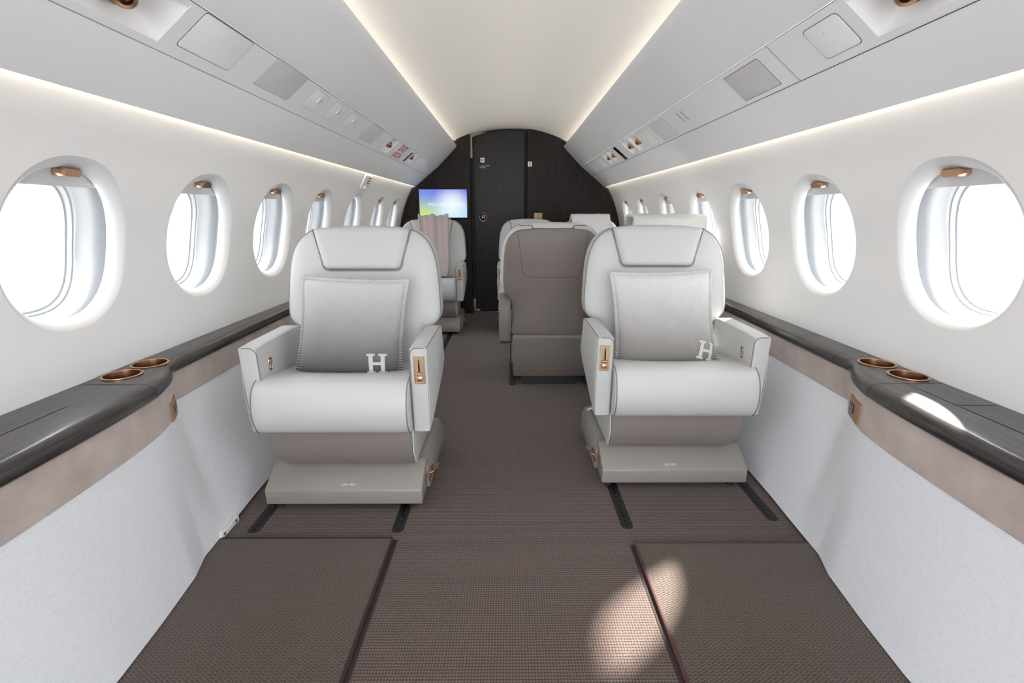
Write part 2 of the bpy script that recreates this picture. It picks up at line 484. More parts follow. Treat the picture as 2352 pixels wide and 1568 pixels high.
def build_window(side, k, yc, num):
    root = bpy.data.objects.new('window_%d' % num, None); COL.objects.link(root); root['kind'] = 'structure'
    root.location = (side * 1.15, yc, ZC)
    inv = Matrix.Translation((-side * 1.15, -yc, -ZC))
    bm = bmesh.new()
    rr = [(0.190, 0.217, 0.0), (0.187, 0.214, 0.0012), (0.183, 0.210, 0.004), (0.177, 0.204, 0.009), (0.170, 0.197, 0.017), (0.165, 0.192, 0.026), (0.163, 0.190, 0.034), (0.1635, 0.1905, 0.037), (0.168, 0.195, 0.040)]
    rings = [[inv @ W(side, yc, y, z, d) for y, z in oval(a, b, 128)] for a, b, d in rr]
    add_loft(bm, rings, False, False)
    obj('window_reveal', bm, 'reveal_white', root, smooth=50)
    bm = bmesh.new()
    sr = [(0.168, 0.195, 0.040, 2.25), (0.205, 0.232, 0.044, 2.3), (0.205, 0.232, 0.070, 2.3), (0.188, 0.216, 0.072, 2.3), (0.180, 0.210, 0.073, 2.35), (0.173, 0.204, 0.077, 2.4), (0.167, 0.200, 0.084, 2.5), (0.160, 0.195, 0.096, 2.6), (0.150, 0.188, 0.108, 2.7), (0.146, 0.184, 0.111, 2.8), (0.145, 0.183, 0.116, 2.8), (0.141, 0.179, 0.116, 2.8), (0.139, 0.177, 0.119, 2.8), (0.137, 0.175, 0.128, 2.8), (0.132, 0.170, 0.128, 2.8), (0.131, 0.169, 0.140, 2.8), (0.131, 0.169, 0.165, 2.8)]
    rings = [[inv @ W(side, yc, y, z, d) for y, z in oval(a, b, 64, e)] for a, b, d, e in sr]
    add_loft(bm, rings, False, False)
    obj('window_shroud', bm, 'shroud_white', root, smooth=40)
    bm = bmesh.new()
    v = [bm.verts.new(inv @ W(side, yc, y, z, 0.134)) for y, z in oval(0.1335, 0.1715, 64, 2.8)]
    bm.faces.new(v)
    obj('window_pane', bm, 'window_glass', root, smooth=0)
    if not (side < 0 and k == 10):      # shade drawn a little way down
        bm = bmesh.new(); zl = 0.150
        pts = [(y, z) for y, z in oval(0.1745, 0.204, 128) if z > zl]
        pts.sort(key=lambda p: p[0])
        lo = [(y, zl) for y, z in pts]
        for dd in (0.044, 0.047):
            a = [bm.verts.new(inv @ W(side, yc, y, z, dd)) for y, z in pts]; b = [bm.verts.new(inv @ W(side, yc, y, z, dd)) for y, z in lo]
            for i in range(len(pts) - 1): bm.faces.new((a[i], a[i + 1], b[i + 1], b[i]))
        # rolled lower hem
        add_tube(bm, [inv @ W(side, yc, y, zl, 0.0455) for y, z in pts], 0.0022, 6)
        sh = obj('window_shade', bm, 'shade_grey', root, smooth=30)
        bm = bmesh.new()
        prof = [(-0.031, -0.005), (-0.024, -0.011), (0.024, -0.011), (0.031, -0.005), (0.031, 0.005), (0.024, 0.011), (-0.024, 0.011), (-0.031, 0.005)]
        rs = []
        for s_, d, dz in ((1.0, 0.044, 0), (1.0, 0.030, -0.002), (0.93, 0.020, -0.004), (0.75, 0.014, -0.005)):
            rs.append([inv @ (W(side, yc, u * s_ + 0.012, 0.184 + v_ * s_ + dz, 0) + Vector((side * (d), 0, 0))) for u, v_ in prof])
        add_loft(bm, rs)
        obj('shade_handle', bm, 'rose_gold', sh, smooth=30)
    # daylight portal in the pane opening (sampling aid of the sky light only)
    d = bpy.data.lights.new('daylight_portal', 'AREA'); d.shape = 'RECTANGLE'; d.size = 0.27; d.size_y = 0.345
    d.cycles.is_portal = True
    o = bpy.data.objects.new('daylight_portal', d); COL.objects.link(o)
    o.location = W(side, yc, 0, 0, 0.155)
    p1 = W(side, yc, 0, 0.15, 0); p0 = W(side, yc, 0, -0.15, 0)
    up = (p1 - p0).normalized(); nrm = Vector((-side, 0, 0)); nrm = (nrm - up * nrm.dot(up)).normalized()
    o.rotation_euler = Matrix((up.cross(-nrm) * 1.0, up, -nrm)).transposed().to_euler() if False else (nrm.to_track_quat('-Z', 'Y').to_euler())
num = 1
order = [k for k in range(len(WINC)) if k >= 6] + [k for k in range(len(WINC)) if k < 6]
for k in order:
    for side in (-1, 1):
        build_window(side, k, WINC[k], num); num += 1

# ceiling ----------------------------------------------------------
def ceiling():
    bm = bmesh.new()
    pts = []
    N = 36
    for i in range(N + 1):
        t = -1 + 2 * i / N; x = 0.605 * t
        z = 1.880 - 0.150 * abs(t) ** 2.1
        pts.append((x, z))
    ys = [Y0 + (Y1 + 0.1 - Y0) * i / 10 for i in range(11)]
    rings = [[Vector((x, y, z)) for x, z in pts] for y in ys]
    add_loft(bm, rings, False, False, closed=False)
    # returns that close the light pockets
    for s in (-1, 1):
        rings = [[Vector((s * 0.605, y, 1.730)), Vector((s * 0.640, y, 1.722)), Vector((s * 0.640, y, 1.640)), Vector((s * 0.600, y, 1.640))] for y in ys]
        add_loft(bm, rings, False, False, closed=False)
    struct('ceiling', bm, 'panel_white', smooth=40)
ceiling()

def U(side, w, h=0.0, y=0.0):
    """service strip: w=0 upper edge, 1 lower edge; h towards the cabin"""
    n = Vector((-side * 0.092, 0, -0.115)).normalized()
    return Vector((side * (0.72 + 0.115 * w), y, 1.512 - 0.092 * w)) + n * h

def overhead(side, tn):
    # upper smooth panel with rolled lip at the cove
    bm = bmesh.new()
    prof = [(0.600, 1.640), (0.585, 1.668), (0.565, 1.692), (0.550, 1.705), (0.542, 1.709), (0.537, 1.706), (0.538, 1.700), (0.560, 1.672), (0.640, 1.592), (0.7185, 1.5135), (0.7235, 1.5115)]
    ys = [Y0, 0, 2, 4, Y1]
    add_loft(bm, [[Vector((side * x, y, z)) for x, z in prof] for y in ys], False, False, closed=False)
    struct('trim_%d' % tn, bm, 'panel_white', smooth=30)
    # lower panel with rolled lip over the wall light
    bm = bmesh.new()
    prof = [(0.8315, 1.4255), (0.8365, 1.419), (0.900, 1.367), (0.958, 1.318), (0.963, 1.3145), (0.968, 1.315), (0.968, 1.320), (0.955, 1.335), (0.935, 1.352), (0.935, 1.40), (1.0, 1.40), (1.0, 1.352), (0.974, 1.345)]
    add_loft(bm, [[Vector((side * x, y, z)) for x, z in prof] for y in ys], False, False, closed=False)
    struct('trim_%d' % (tn + 1), bm, 'panel_white', smooth=30)
overhead(-1, 1); overhead(1, 3)

def cove_light(side, x, z, dx, dz, power, name, spread, size=0.012):
    L = Y1 - Y0 - 0.1
    d = bpy.data.lights.new(name, 'AREA'); d.shape = 'RECTANGLE'; d.size = size; d.size_y = L
    d.energy = power; d.spread = spread; d.color = (1.0, 0.86, 0.67)
    o = bpy.data.objects.new(name, d); COL.objects.link(o)
    o.location = (side * x, (Y0 + Y1) / 2, z)
    v = Vector((side * dx, 0, dz)).normalized()
    zax = -v; yax = Vector((0, 1, 0)); xax = yax.cross(zax)
    o.rotation_euler = Matrix((xax, yax, zax)).transposed().to_euler()
for s in (-1, 1):
    cove_light(s, 0.598, 1.700, -1.0, 0.34, 5.0 * COVE_POWER, 'ceiling_cove_light', math.radians(75))
    cove_light(s, 0.965, 1.352, 0.45, -1.0, 6.5 * COVE_POWER, 'sidewall_cove_light', PI)

# service strips with pockets --------------------------------------
def strip(side, tn, pockets, panelled):
    bm = bmesh.new()
    ycs = sorted(set([Y0, Y1] + [p[0] for p in pockets] + [p[1] for p in pockets]))
    ws = [0.0, 0.10, 0.86, 1.0]
    for a, b in zip(ycs[:-1], ycs[1:]):
        for c, d in zip(ws[:-1], ws[1:]):
            if c == 0.10 and any(abs(p[0] - a) < 1e-6 and abs(p[1] - b) < 1e-6 for p in pockets): continue
            bm.faces.new([bm.verts.new(U(side, w, 0, y)) for y, w in ((a, c), (b, c), (b, d), (a, d))])
    bmesh.ops.remove_doubles(bm, verts=bm.verts, dist=1e-5)
    struct('trim_%d' % tn, bm, 'panel_white', smooth=20)
    # shadow gaps beside the strip
    for w, mm in ((0.004, 'gap_dark' if side < 0 else 'gap_grey'), (0.996, 'gap_grey' if side < 0 else 'gap_dark')):
        bm = bmesh.new()
        dw = 0.008
        vs = [bm.verts.new(U(side, w + e, 0.0008, y)) for y, e in ((Y0, -dw), (Y1, -dw), (Y1, dw), (Y0, dw))]
        bm.faces.new(vs)
        tn += 0
        o = obj('shadow_gap', bm, mm, bpy.data.objects['trim_%d' % panelled], smooth=0)
PK_L = [(0.985, 1.265), (3.265, 3.425), (4.0, 4.14)]
PK_R = [(0.985, 1.228), (3.13, 3.285), (3.32, 3.48), (3.86, 3.995), (4.04, 4.18)]
strip(-1, 5, PK_L, 5); strip(1, 6, PK_R, 6)

def pocket(side, ya, yb, label, big):
    """recessed pocket with a swivelling air outlet"""
    yc = (ya + yb) / 2; wc = 0.48
    root = thing('air_outlet', label, 'air vent', U(side, wc, 0, yc))
    base = U(side, wc, 0, yc)
    bm = bmesh.new()
    dep = 0.045 if big else 0.028
    rings = []
    for f, h, rr in ((1.0, 0.0, 0.0), (0.985, -0.003, 0.18), (0.80, -dep * 0.6, 0.3), (0.45, -dep, 0.45), (0.2, -dep, 0.5)):
        poly = [(-1, -1), (1, -1), (1, 1), (-1, 1)]
        rp = round_poly(poly, max(rr, 0.02), 5)
        ring = []
        for u, v in rp:
            y = yc + u * (yb - ya) / 2 * f; w = wc + v * 0.38 * f
            ring.append(U(side, w, h, y) - base)
        rings.append(ring)
    add_loft(bm, rings, False, True)
    obj('recess', bm, 'sign_white', root, smooth=30)
    n = Vector((-side * 0.092, 0, -0.115)).normalized()
    aim = (n + Vector((-side * 0.1, -0.45, -0.25))).normalized()
    c = -n * dep * 0.35
    ux = aim.orthogonal().normalized(); uy = aim.cross(ux)
    R = 0.030 if big else 0.019
    def ringp(r, h, k=28): return [c + aim * h + (ux * math.cos(2 * PI * i / k) + uy * math.sin(2 * PI * i / k)) * r for i in range(k)]
    bm = bmesh.new()
    add_loft(bm, [ringp(R * 0.8, -R * 1.2), ringp(R * 1.15, -R * 0.7), ringp(R * 1.2, -R * 0.2), ringp(R, R * 0.15), ringp(R * 0.72, R * 0.2), ringp(R * 0.70, R * 0.75), ringp(R * 0.60, R * 0.8), ringp(R * 0.44, R * 0.72), ringp(R * 0.42, R * 0.3)], True, False)
    nz = obj('nozzle', bm, 'rose_gold', root, smooth=35)
    bm = bmesh.new(); vs = ringp(R * 0.43, R * 0.45); bm.faces.new([bm.verts.new(p) for p in vs])
    add_loft(bm, [ringp(R * 0.43, R * 0.45), ringp(R * 0.2, R * 0.6)], False, True)
    obj('nozzle_core', bm, 'black_gloss', nz)
    return root
pocket(-1, *PK_L[0], 'large copper air outlet recessed overhead at the left front, cut by the top edge', True)
pocket(-1, *PK_L[1], 'small copper air outlet just before the red EXIT sign on the left strip', False)
pocket(-1, *PK_L[2], 'small copper air outlet beyond the EXIT sign and dark bar, left strip', False)
pocket(1, *PK_R[0], 'large copper air outlet recessed overhead at the right front, cut by the top edge', True)
RN = ['nearest of the four small copper air outlets on the right strip', 'second nearest small copper air outlet on the right strip, just before the black bar',
      'small copper air outlet just beyond the black bar on the right strip', 'farthest small copper air outlet on the right overhead strip']
for i in range(4): pocket(1, *PK_R[1 + i], RN[i], False)['group'] = 'small air outlets on the right strip'

def slab(side, ya, yb, wa, wb, m, name, label, cat, h=0.0012, rad=0.010, gap=0.0016, edge='gap_grey', group=None, top=None):
    """flush rounded plate on the service strip, with a dark shut line round it"""
    yc, wc = (ya + yb) / 2, (wa + wb) / 2
    base = U(side, wc, 0, yc); root = thing(name, label, cat, base, group=group)
    Lw = 0.1473
    hy, hw = (yb - ya) / 2, (wb - wa) / 2 * Lw
    def ring(grow, hh):
        rp = round_poly([(-hy - grow, -hw - grow), (hy + grow, -hw - grow), (hy + grow, hw + grow), (-hy - grow, hw + grow)], rad, 5)
        return [U(side, wc + v / Lw, hh, yc + u) - base for u, v in rp]
    bm = bmesh.new(); add_loft(bm, [ring(gap, 0.0002), ring(gap, 0.0006)], False, True)
    obj('shut_line', bm, edge, root, smooth=0)
    bm = bmesh.new(); add_loft(bm, [ring(0, 0.0003), ring(0, h), ring(-0.001, h + 0.0004)], False, True)
    obj('cover', bm, m, root, smooth=30)
    return root, base
r, b = slab(-1, 1.315, 1.535, 0.03, 0.76, 'panel_white', 'access_panel', 'large blank access panel beside the front left air outlet', 'panel', edge='gap_dark')
bm = bmesh.new(); add_tube(bm, [U(-1, 0.30, 0.0016, 1.437) - b, U(-1, 0.30, 0.0020, 1.437) - b], 0.0012, 10); obj('pin_hole', bm, 'gap_dark', r)
r, b = slab(1, 1.270, 1.404, 0.17, 0.82, 'panel_white', 'access_panel', 'square access panel with dark outline by the front right air outlet', 'panel', rad=0.016, edge='gap_dark')
bm = bmesh.new(); add_tube(bm, [U(1, 0.38, 0.0016, 1.345) - b, U(1, 0.38, 0.0020, 1.345) - b], 0.0012, 10); obj('pin_hole', bm, 'gap_dark', r)
slab(-1, 1.680, 1.912, 0.0, 0.76, 'grille_grey', 'speaker_grille', 'large grey speaker grille on the left overhead strip', 'speaker', rad=0.006)
slab(1, 1.632, 1.866, 0.13, 0.87, 'grille_grey', 'speaker_grille', 'large grey speaker grille on the right overhead strip', 'speaker', rad=0.006, edge='gap_dark')
slab(-1, 2.768, 3.014, 0.03, 0.79, 'shade_grey', 'vent_grille', 'pale beige square grille on the left strip before the EXIT sign', 'grille', rad=0.004)
slab(1, 2.575, 2.808, 0.14, 0.88, 'shade_grey', 'vent_grille', 'pale beige square grille on the right strip beside two slits', 'grille', rad=0.004)
for i, (ya, yb, lb) in enumerate(((2.028, 2.175, 'nearest of three small white panels with a latch tab, left strip'), (2.250, 2.390, 'middle of three small white panels with a latch tab, left strip'), (2.465, 2.610, 'farthest of three small white panels with a latch tab, left strip'))):
    r, b = slab(-1, ya, yb, 0.10, 0.68, 'sign_white' if i == 0 else 'panel_white', 'mask_panel', lb, 'panel', rad=0.006, gap=0.0008, group='small latched panels on the left strip')
    bm = bmesh.new(); yc = (ya + yb) / 2
    add_loft(bm, [[U(-1, 0.25 + a, h, yc + c) - b for a, c in ((0, -0.010), (0, 0.012), (0.17, 0.012), (0.17, -0.010))] for h in (0.001, 0.006)], False, True)
    obj('latch_tab', bm, 'reveal_white', r, smooth=20)
slab(-1, 4.26, 4.92, 0.16, 0.90, 'panel_white', 'cover_plate', 'long blank cover plate at the far end of the left strip', 'panel', rad=0.006, gap=0.0008)
slab(1, 4.30, 4.62, 0.16, 0.88, 'sign_white', 'cover_plate', 'blank cover plate beyond the copper outlets on the right strip', 'panel', rad=0.006, gap=0.0008)
slab(1, 4.72, 5.12, 0.16, 0.88, 'panel_white', 'cover_plate', 'farthest blank cover plate of the right strip, next to the dark bulkhead', 'panel', rad=0.006, gap=0.0008)
slab(1, 2.875, 3.075, 0.16, 0.88, 'panel_white', 'cover_plate', 'blank cover plate between the beige grille and the copper outlets, right strip', 'panel', rad=0.006, gap=0.0010)
slab(-1, 3.905, 3.965, 0.20, 0.84, 'bar_navy', 'indicator_bar', 'dark navy bar beside the red EXIT sign', 'indicator', rad=0.002, gap=0.0006)
slab(1, 3.660, 3.735, 0.10, 0.94, 'black_gloss', 'indicator_bar', 'black bar between the copper outlets on the right strip', 'indicator', rad=0.002, gap=0.0006)
for i, y in enumerate((2.352, 2.400)):
    bm = bmesh.new(); b = U(1, 0.45, 0, y)
    add_loft(bm, [[U(1, w, h, y + c) - b for w, c in ((0.25, -0.003), (0.25, 0.003), (0.62, 0.003), (0.62, -0.003))] for h in (0.0002, 0.0014)], False, True)
    o = obj('slit', bm, 'gap_grey', None); o.location = b
    tag(o, ('nearer' if i == 0 else 'farther') + ' of two thin grey slits on the right overhead strip', 'slit', 'thin slits on the right strip')
bm = bmesh.new(); b = U(1, 0.5, 0, 1.553)
add_loft(bm, [[U(1, w, h, 1.553 + c) - b for w, c in ((0.0, -0.0012), (0.0, 0.0012), (1.0, 0.0012), (1.0, -0.0012))] for h in (0.0002, 0.0010)], False, True)
o = obj('strip_joint', bm, 'gap_grey', bpy.data.objects['trim_6']); o.location = b

r, b = slab(-1, 3.485, 3.800, 0.10, 0.90, 'sign_white', 'exit_sign', 'white EXIT USCITA sign with red letters on the left overhead strip', 'sign', rad=0.004, edge='gap_grey')
upv = Vector((0.115, 0, 0.092)); 
text_mesh('EXIT', 0.076, 'sign_red', r, frame_mat(U(-1, 0.31, 0.0022, 3.64) - b, (0, 1, 0), upv), bold=0.0008, xs=1.25)
text_mesh('USCITA', 0.062, 'sign_red', r, frame_mat(U(-1, 0.72, 0.0022, 3.64) - b, (0, 1, 0), upv), bold=0.0004, xs=1.05)

# emergency exit handle cover on left wall
def exit_cover():
    r = thing('emergency_handle_cover', 'small white emergency handle cover with red print on the upper left wall', 'cover', (-1.03, 3.62, 1.26))
    def P(y, z, h): return Vector((-(xw(z) - h) + 1.03, y - 3.62, z - 1.26))
    bm = bmesh.new()
    def ring(g, h): return [P(3.62 + u * 1, 1.262 + v, h) for u, v in round_poly([(-0.10 - g, -0.05 - g), (0.08 + g, -0.05 - g), (0.08 + g, 0.045 + g), (-0.10 - g, 0.045 + g)], 0.018, 5)]
    add_loft(bm, [ring(0, 0.0), ring(0, 0.006), ring(-0.004, 0.010)], False, True)
    obj('cover', bm, 'sign_white', r, smooth=30)
    bm = bmesh.new()
    for j in range(3):
        z = 1.292 - 0.017 * j
        vs = [bm.verts.new(P(y, zz, 0.0115)) for y, zz in ((3.60, z), (3.67, z), (3.67, z - 0.007), (3.60, z - 0.007))]; bm.faces.new(vs)
    obj('red_print', bm, 'sign_red', r, smooth=0)
    bm = bmesh.new(); add_box(bm, -0.006, 0.006, -0.03, 0.01, -0.012, 0.004, 0.003); o = obj('pull_tab', bm, 'reveal_white', r); o.location = P(3.60, 1.228, 0.012)
exit_cover()
for y, tn in ((3.50, 7),):
    bm = bmesh.new()
    add_tube(bm, [(-(xw(z) - 0.0005), y, z) for z in [1.20 + 0.0145 * i for i in range(11)]], 0.0014, 6)
    struct('trim_%d' % tn, bm, 'gap_grey')

# floor ------------------------------------------------------------
bm = bmesh.new(); add_box(bm, -1.17, 1.17, Y0, 5.45, -0.05, 0.0)
struct('floor', bm, 'carpet_aisle', smooth=0)

def mat_piece(name, x0, x1, y0, y1, label, side, bmat):
    r = thing(name, label, 'carpet', ((x0 + x1) / 2, (y0 + y1) / 2, 0))
    cx, cy = (x0 + x1) / 2, (y0 + y1) / 2
    bm = bmesh.new(); add_box(bm, x0 - cx, x1 - cx, y0 - cy, y1 - cy, 0.0, 0.009, 0.003)
    obj('pile', bm, 'carpet_mat', r, smooth=30)
    xe = (x1 if side < 0 else x0) - cx; xo = (x0 if side < 0 else x1) - cx
    bm = bmesh.new()
    add_tube(bm, [(xe, y0 - cy, 0.006), (xe, y1 - cy - 0.004, 0.006), (xe + side * 0.004, y1 - cy, 0.006), (xo, y1 - cy, 0.006)], 0.0055, 8)
    obj('binding', bm, bmat, r)
    bm = bmesh.new()
    s = -side
    add_box(bm, min(xe + s * 0.004, xe + s * 0.017), max(xe + s * 0.004, xe + s * 0.017), y0 - cy, y1 - cy, 0.0, 0.0012)
    obj('edge_shadow', bm, 'binding_and_shadow', r, smooth=0)  # dark strip stands in for the shadow in the groove along the mat
mat_piece('carpet_mat', -0.975, -0.398, -1.5, 1.402, 'brown herringbone carpet mat at lower left, dark bound edge', -1, 'binding_and_shadow')
mat_piece('carpet_mat', 0.400, 0.985, -1.5, 1.372, 'brown herringbone carpet mat at lower right, maroon bound edge', 1, 'binding_red')

def rail(x, y0, y1, label, w=0.020):
    bm = bmesh.new()
    pts = [(-w, 0), (w, 0), (w, y1 - y0), (-w, y1 - y0)]
    rp = round_poly(pts, [w * 0.95, w * 0.95, 0, 0], 6)
    r = thing('floor_rail', label, 'rail', (x, y0, 0), group='black seat rails in the floor')
    add_prism(bm, rp, 0.0, 0.0015, 'z'); obj('slot', bm, 'black_rubber', r, smooth=20)
    bm = bmesh.new(); n = int(min((y1 - y0), 1.2) / 0.026)
    for i in range(n):
        y = 0.018 + i * 0.026
        add_loft(bm, [[Vector((math.cos(2 * PI * k / 8) * 0.006, y + math.sin(2 * PI * k / 8) * 0.006, h)) for k in range(8)] for h in (0.001, 0.0035)], False, True)
    add_box(bm, -0.0015, 0.0015, 0.01, y1 - y0 - 0.01, 0.001, 0.0028)
    obj('track', bm, 'black_gloss', r, smooth=20)
rail(-0.394, 1.442, 2.3, 'black rail under the inboard side of the left front seat')
rail(-0.886, 1.440, 2.3, 'black rail under the wall side of the left front seat')
rail(0.398, 1.458, 2.3, 'black rail under the inboard side of the right front seat')
rail(0.925, 1.50, 2.3, 'black rail under the wall side of the right front seat')
rail(-0.545, 3.30, 4.9, 'black rail along the aisle before the far left seat')

# side ledges ------------------------------------------------------
INN = [(-2.6, 0.930), (0.80, 0.932), (0.90, 0.934), (1.00, 0.938), (1.10, 0.944), (1.18, 0.952), (1.26, 0.965), (1.32, 0.984), (1.37, 1.006), (1.41, 1.030), (1.435, 1.048), (1.455, 1.060), (1.475, 1.064), (1.52, 1.064), (1.7, 1.069), (1.85, 1.076), (2.3, 1.088), (3.0, 1.090), (5.3, 1.090)]
def inner(y):
    s = 0; k = 0
    for d in (-0.02, -0.01, 0, 0.01, 0.02): s += lerp_tab(INN, y + d); k += 1
    return s / k
LY = [Y0, -1.8, -1.0, -0.4, 0.2, 0.6] + [0.7 + 0.05 * i for i in range(10)] + [1.2 + 0.0125 * i for i in range(33)] + [1.65, 1.8, 2.0, 2.3, 2.7, 3.2, 3.8, 4.5, 5.29]
ZL = 0.606
def ledge(side, label):
    root = thing('side_ledge', label, 'ledge', (side * 1.05, 1.3, 0.59))
    O = Vector((side * 1.05, 1.3, 0.59))
    bm = bmesh.new()
    rings = []
    for y in LY:
        xi = inner(y); xo = 1.1655
        prof = [(xo, ZL - 0.035), (xo, ZL), (xi + 0.040, ZL)]
        for k in range(1, 9):
            a = PI / 2 * k / 8
            prof.append((xi + 0.028 - 0.028 * math.sin(a) , ZL - 0.004 - 0.026 * (1 - math.cos(a)) + 0.004 * math.cos(a)))
        prof += [(xi + 0.001, ZL - 0.036), (xi + 0.006, ZL - 0.041), (xi + 0.014, ZL - 0.042)]
        rings.append([Vector((side * x, y, z)) - O for x, z in prof])
    add_loft(bm, rings, True, True)
    # joints between the veneered lids
    def joint(p, q, w=0.0012):
        p = Vector((side * p[0], p[1], 0)); q = Vector((side * q[0], q[1], 0))
        d = (q - p).normalized(); n = Vector((-d.y, d.x, 0)) * w
        f = bm.faces.new([bm.verts.new(Vector((c.x, c.y, ZL + 0.0005)) - O) for c in (p - n, q - n, q + n, p + n)]); f.material_index = 1
    def nose_joint(y):
        xi = inner(y)
        pr = [(xi + 0.040, ZL + 0.0004)] + [(xi + 0.028 - 0.0288 * math.sin(PI / 2 * k / 8), ZL - 0.004 - 0.026 * (1 - math.cos(PI / 2 * k / 8)) + 0.0046 * math.cos(PI / 2 * k / 8)) for k in range(1, 9)] + [(xi, ZL - 0.040)]
        add_loft(bm, [[Vector((side * x, y + e, z)) - O for x, z in pr] for e in (-0.0012, 0.0012)], False, False, closed=False, mi=1)
    for y in (1.545, 1.775, 2.10, 2.6, 3.1, 3.7):
        joint((1.160, y), (inner(y) + 0.040, y)); nose_joint(y)
    joint((1.160, 1.240), (inner(1.24) + 0.040, 1.240)); nose_joint(1.240)
    joint((1.062, -1.0), (1.062, 1.085 if side < 0 else 1.240), 0.0015)
    if side > 0: joint((1.062, 1.085), (1.16, 1.085))
    obj('ledge_top', bm, ['ledge_wood', 'black_rubber'], root, smooth=35)
    # suede band
    bm = bmesh.new(); rings = []
    for y in LY:
        xi = inner(y); zb = lerp_tab([(1.30, 0.455), (1.46, 0.470), (2.5, 0.470)], y)
        rings.append([Vector((side * x, y, z)) - O for x, z in ((xi + 0.03, ZL - 0.041), (xi + 0.012, ZL - 0.041), (xi + 0.011, (zb + ZL - 0.04) / 2), (xi + 0.012, zb + 0.004), (xi + 0.016, zb), (xi + 0.03, zb))])
    add_loft(bm, rings, False, False, closed=False)
    obj('suede_band', bm, 'suede_band', root, smooth=35)
    return root, O
def dado(side, name):
    bm = bmesh.new(); rings = []
    for y in LY:
        xi = inner(y)
        zb = lerp_tab([(1.30, 0.455), (1.46, 0.470), (2.5, 0.470)], y)
        bot = lerp_tab([(-2.6, 0.905), (0.9, 0.908), (1.05, 0.918), (1.22, 0.936), (1.31, 0.962), (1.5, 0.972), (1.7, 0.985), (2.2, 0.992), (5.3, 0.992)], y)
        top = xi + 0.017
        pr = [(xi + 0.028, zb + 0.004), (top, zb - 0.001)]
        for k in range(1, 10):
            t = k / 10; z = (zb) * (1 - t)
            pr.append((top + (bot - top) * t ** 1.15 + 0.006 * math.sin(PI * t), z))
        pr += [(bot + 0.001, 0.012), (bot + 0.05, 0.004)]
        rings.append([Vector((side * x, y, z)) for x, z in pr])
    add_loft(bm, rings, False, False, closed=False)
    # dark pocket behind the foot of the panel keeps daylight out
    struct(name, bm, 'linen_panel', smooth=50)
LL, OL = ledge(-1, 'dark wood side ledge with suede band under the left windows')
LR, OR_ = ledge(1, 'dark wood side ledge with suede band under the right windows')
dado(-1, 'trim_8'); dado(1, 'trim_9')
for s, nm in ((-1, 'baseboard_left'), (1, 'baseboard_right')):
    bm = bmesh.new(); add_box(bm, min(s * 1.0, s * 1.17), max(s * 1.0, s * 1.17), Y0, Y1, 0.001, 0.02); struct(nm, bm, 'black_rubber')

def cupholder(side, x, y, label):
    r = thing('cup_holder', label, 'cup holder', (side * x, y, ZL), group='copper cup holders')
    R = 0.049; k = 40
    def c(rr, h): return [Vector((math.cos(2 * PI * i / k) * rr, math.sin(2 * PI * i / k) * rr, h)) for i in range(k)]
    bm = bmesh.new()
    add_loft(bm, [c(R, 0.0005), c(R + 0.0005, 0.003), c(R - 0.002, 0.0045), c(R - 0.005, 0.004), c(R - 0.006, 0.0012)], False, False)
    obj('rim', bm, 'rose_gold', r, smooth=50)
    bm = bmesh.new()
    add_loft(bm, [c(R - 0.006, 0.0035), c(R - 0.007, -0.004), c(R - 0.010, -0.03), c(R - 0.013, -0.055)], False, True)
    obj('cup', bm, 'bronze_inside', r, smooth=40)
for s, nm in ((-1, 'left'), (1, 'right')):
    cupholder(s, 1.106 if s < 0 else 1.116, 1.316 if s < 0 else 1.302, 'nearer of the two copper cup holders in the %s ledge' % nm)
    cupholder(s, 1.104 if s < 0 else 1.112, 1.424 if s < 0 else 1.418, 'farther of the two copper cup holders in the %s ledge' % nm)
# holes for the cups
def cut_holes(root, pts, O):
    led = [c for c in root.children if c.name.startswith('ledge_top')][0]
    bm = bmesh.new()
    for x, y in pts:
        k = 32
        add_loft(bm, [[Vector((x + math.cos(2 * PI * i / k) * 0.0435, y + math.sin(2 * PI * i / k) * 0.0435, z)) - O for i in range(k)] for z in (0.5, 0.7)], True, True)
    me = bpy.data.meshes.new('cutter'); bmesh.ops.recalc_face_normals(bm, faces=bm.faces); bm.to_mesh(me); bm.free()
    cut = bpy.data.objects.new('cutter', me); COL.objects.link(cut); cut.location = led.matrix_world.translation + O
    bpy.context.view_layer.update()
    cut.matrix_world = led.matrix_world.copy() if False else Matrix.Translation(O)
    bpy.context.view_layer.update()
    md = led.modifiers.new('cut', 'BOOLEAN'); md.object = cut; md.operation = 'DIFFERENCE'; md.solver = 'EXACT'
    dg = bpy.context.evaluated_depsgraph_get()
    nm = bpy.data.meshes.new_from_object(led.evaluated_get(dg))
    led.modifiers.clear()
    if len(nm.polygons) > 50: led.data = nm
    bpy.data.objects.remove(cut)
cut_holes(LL, [(-1.106, 1.316), (-1.104, 1.424)], OL)
cut_holes(LR, [(1.116, 1.302), (1.112, 1.418)], OR_)

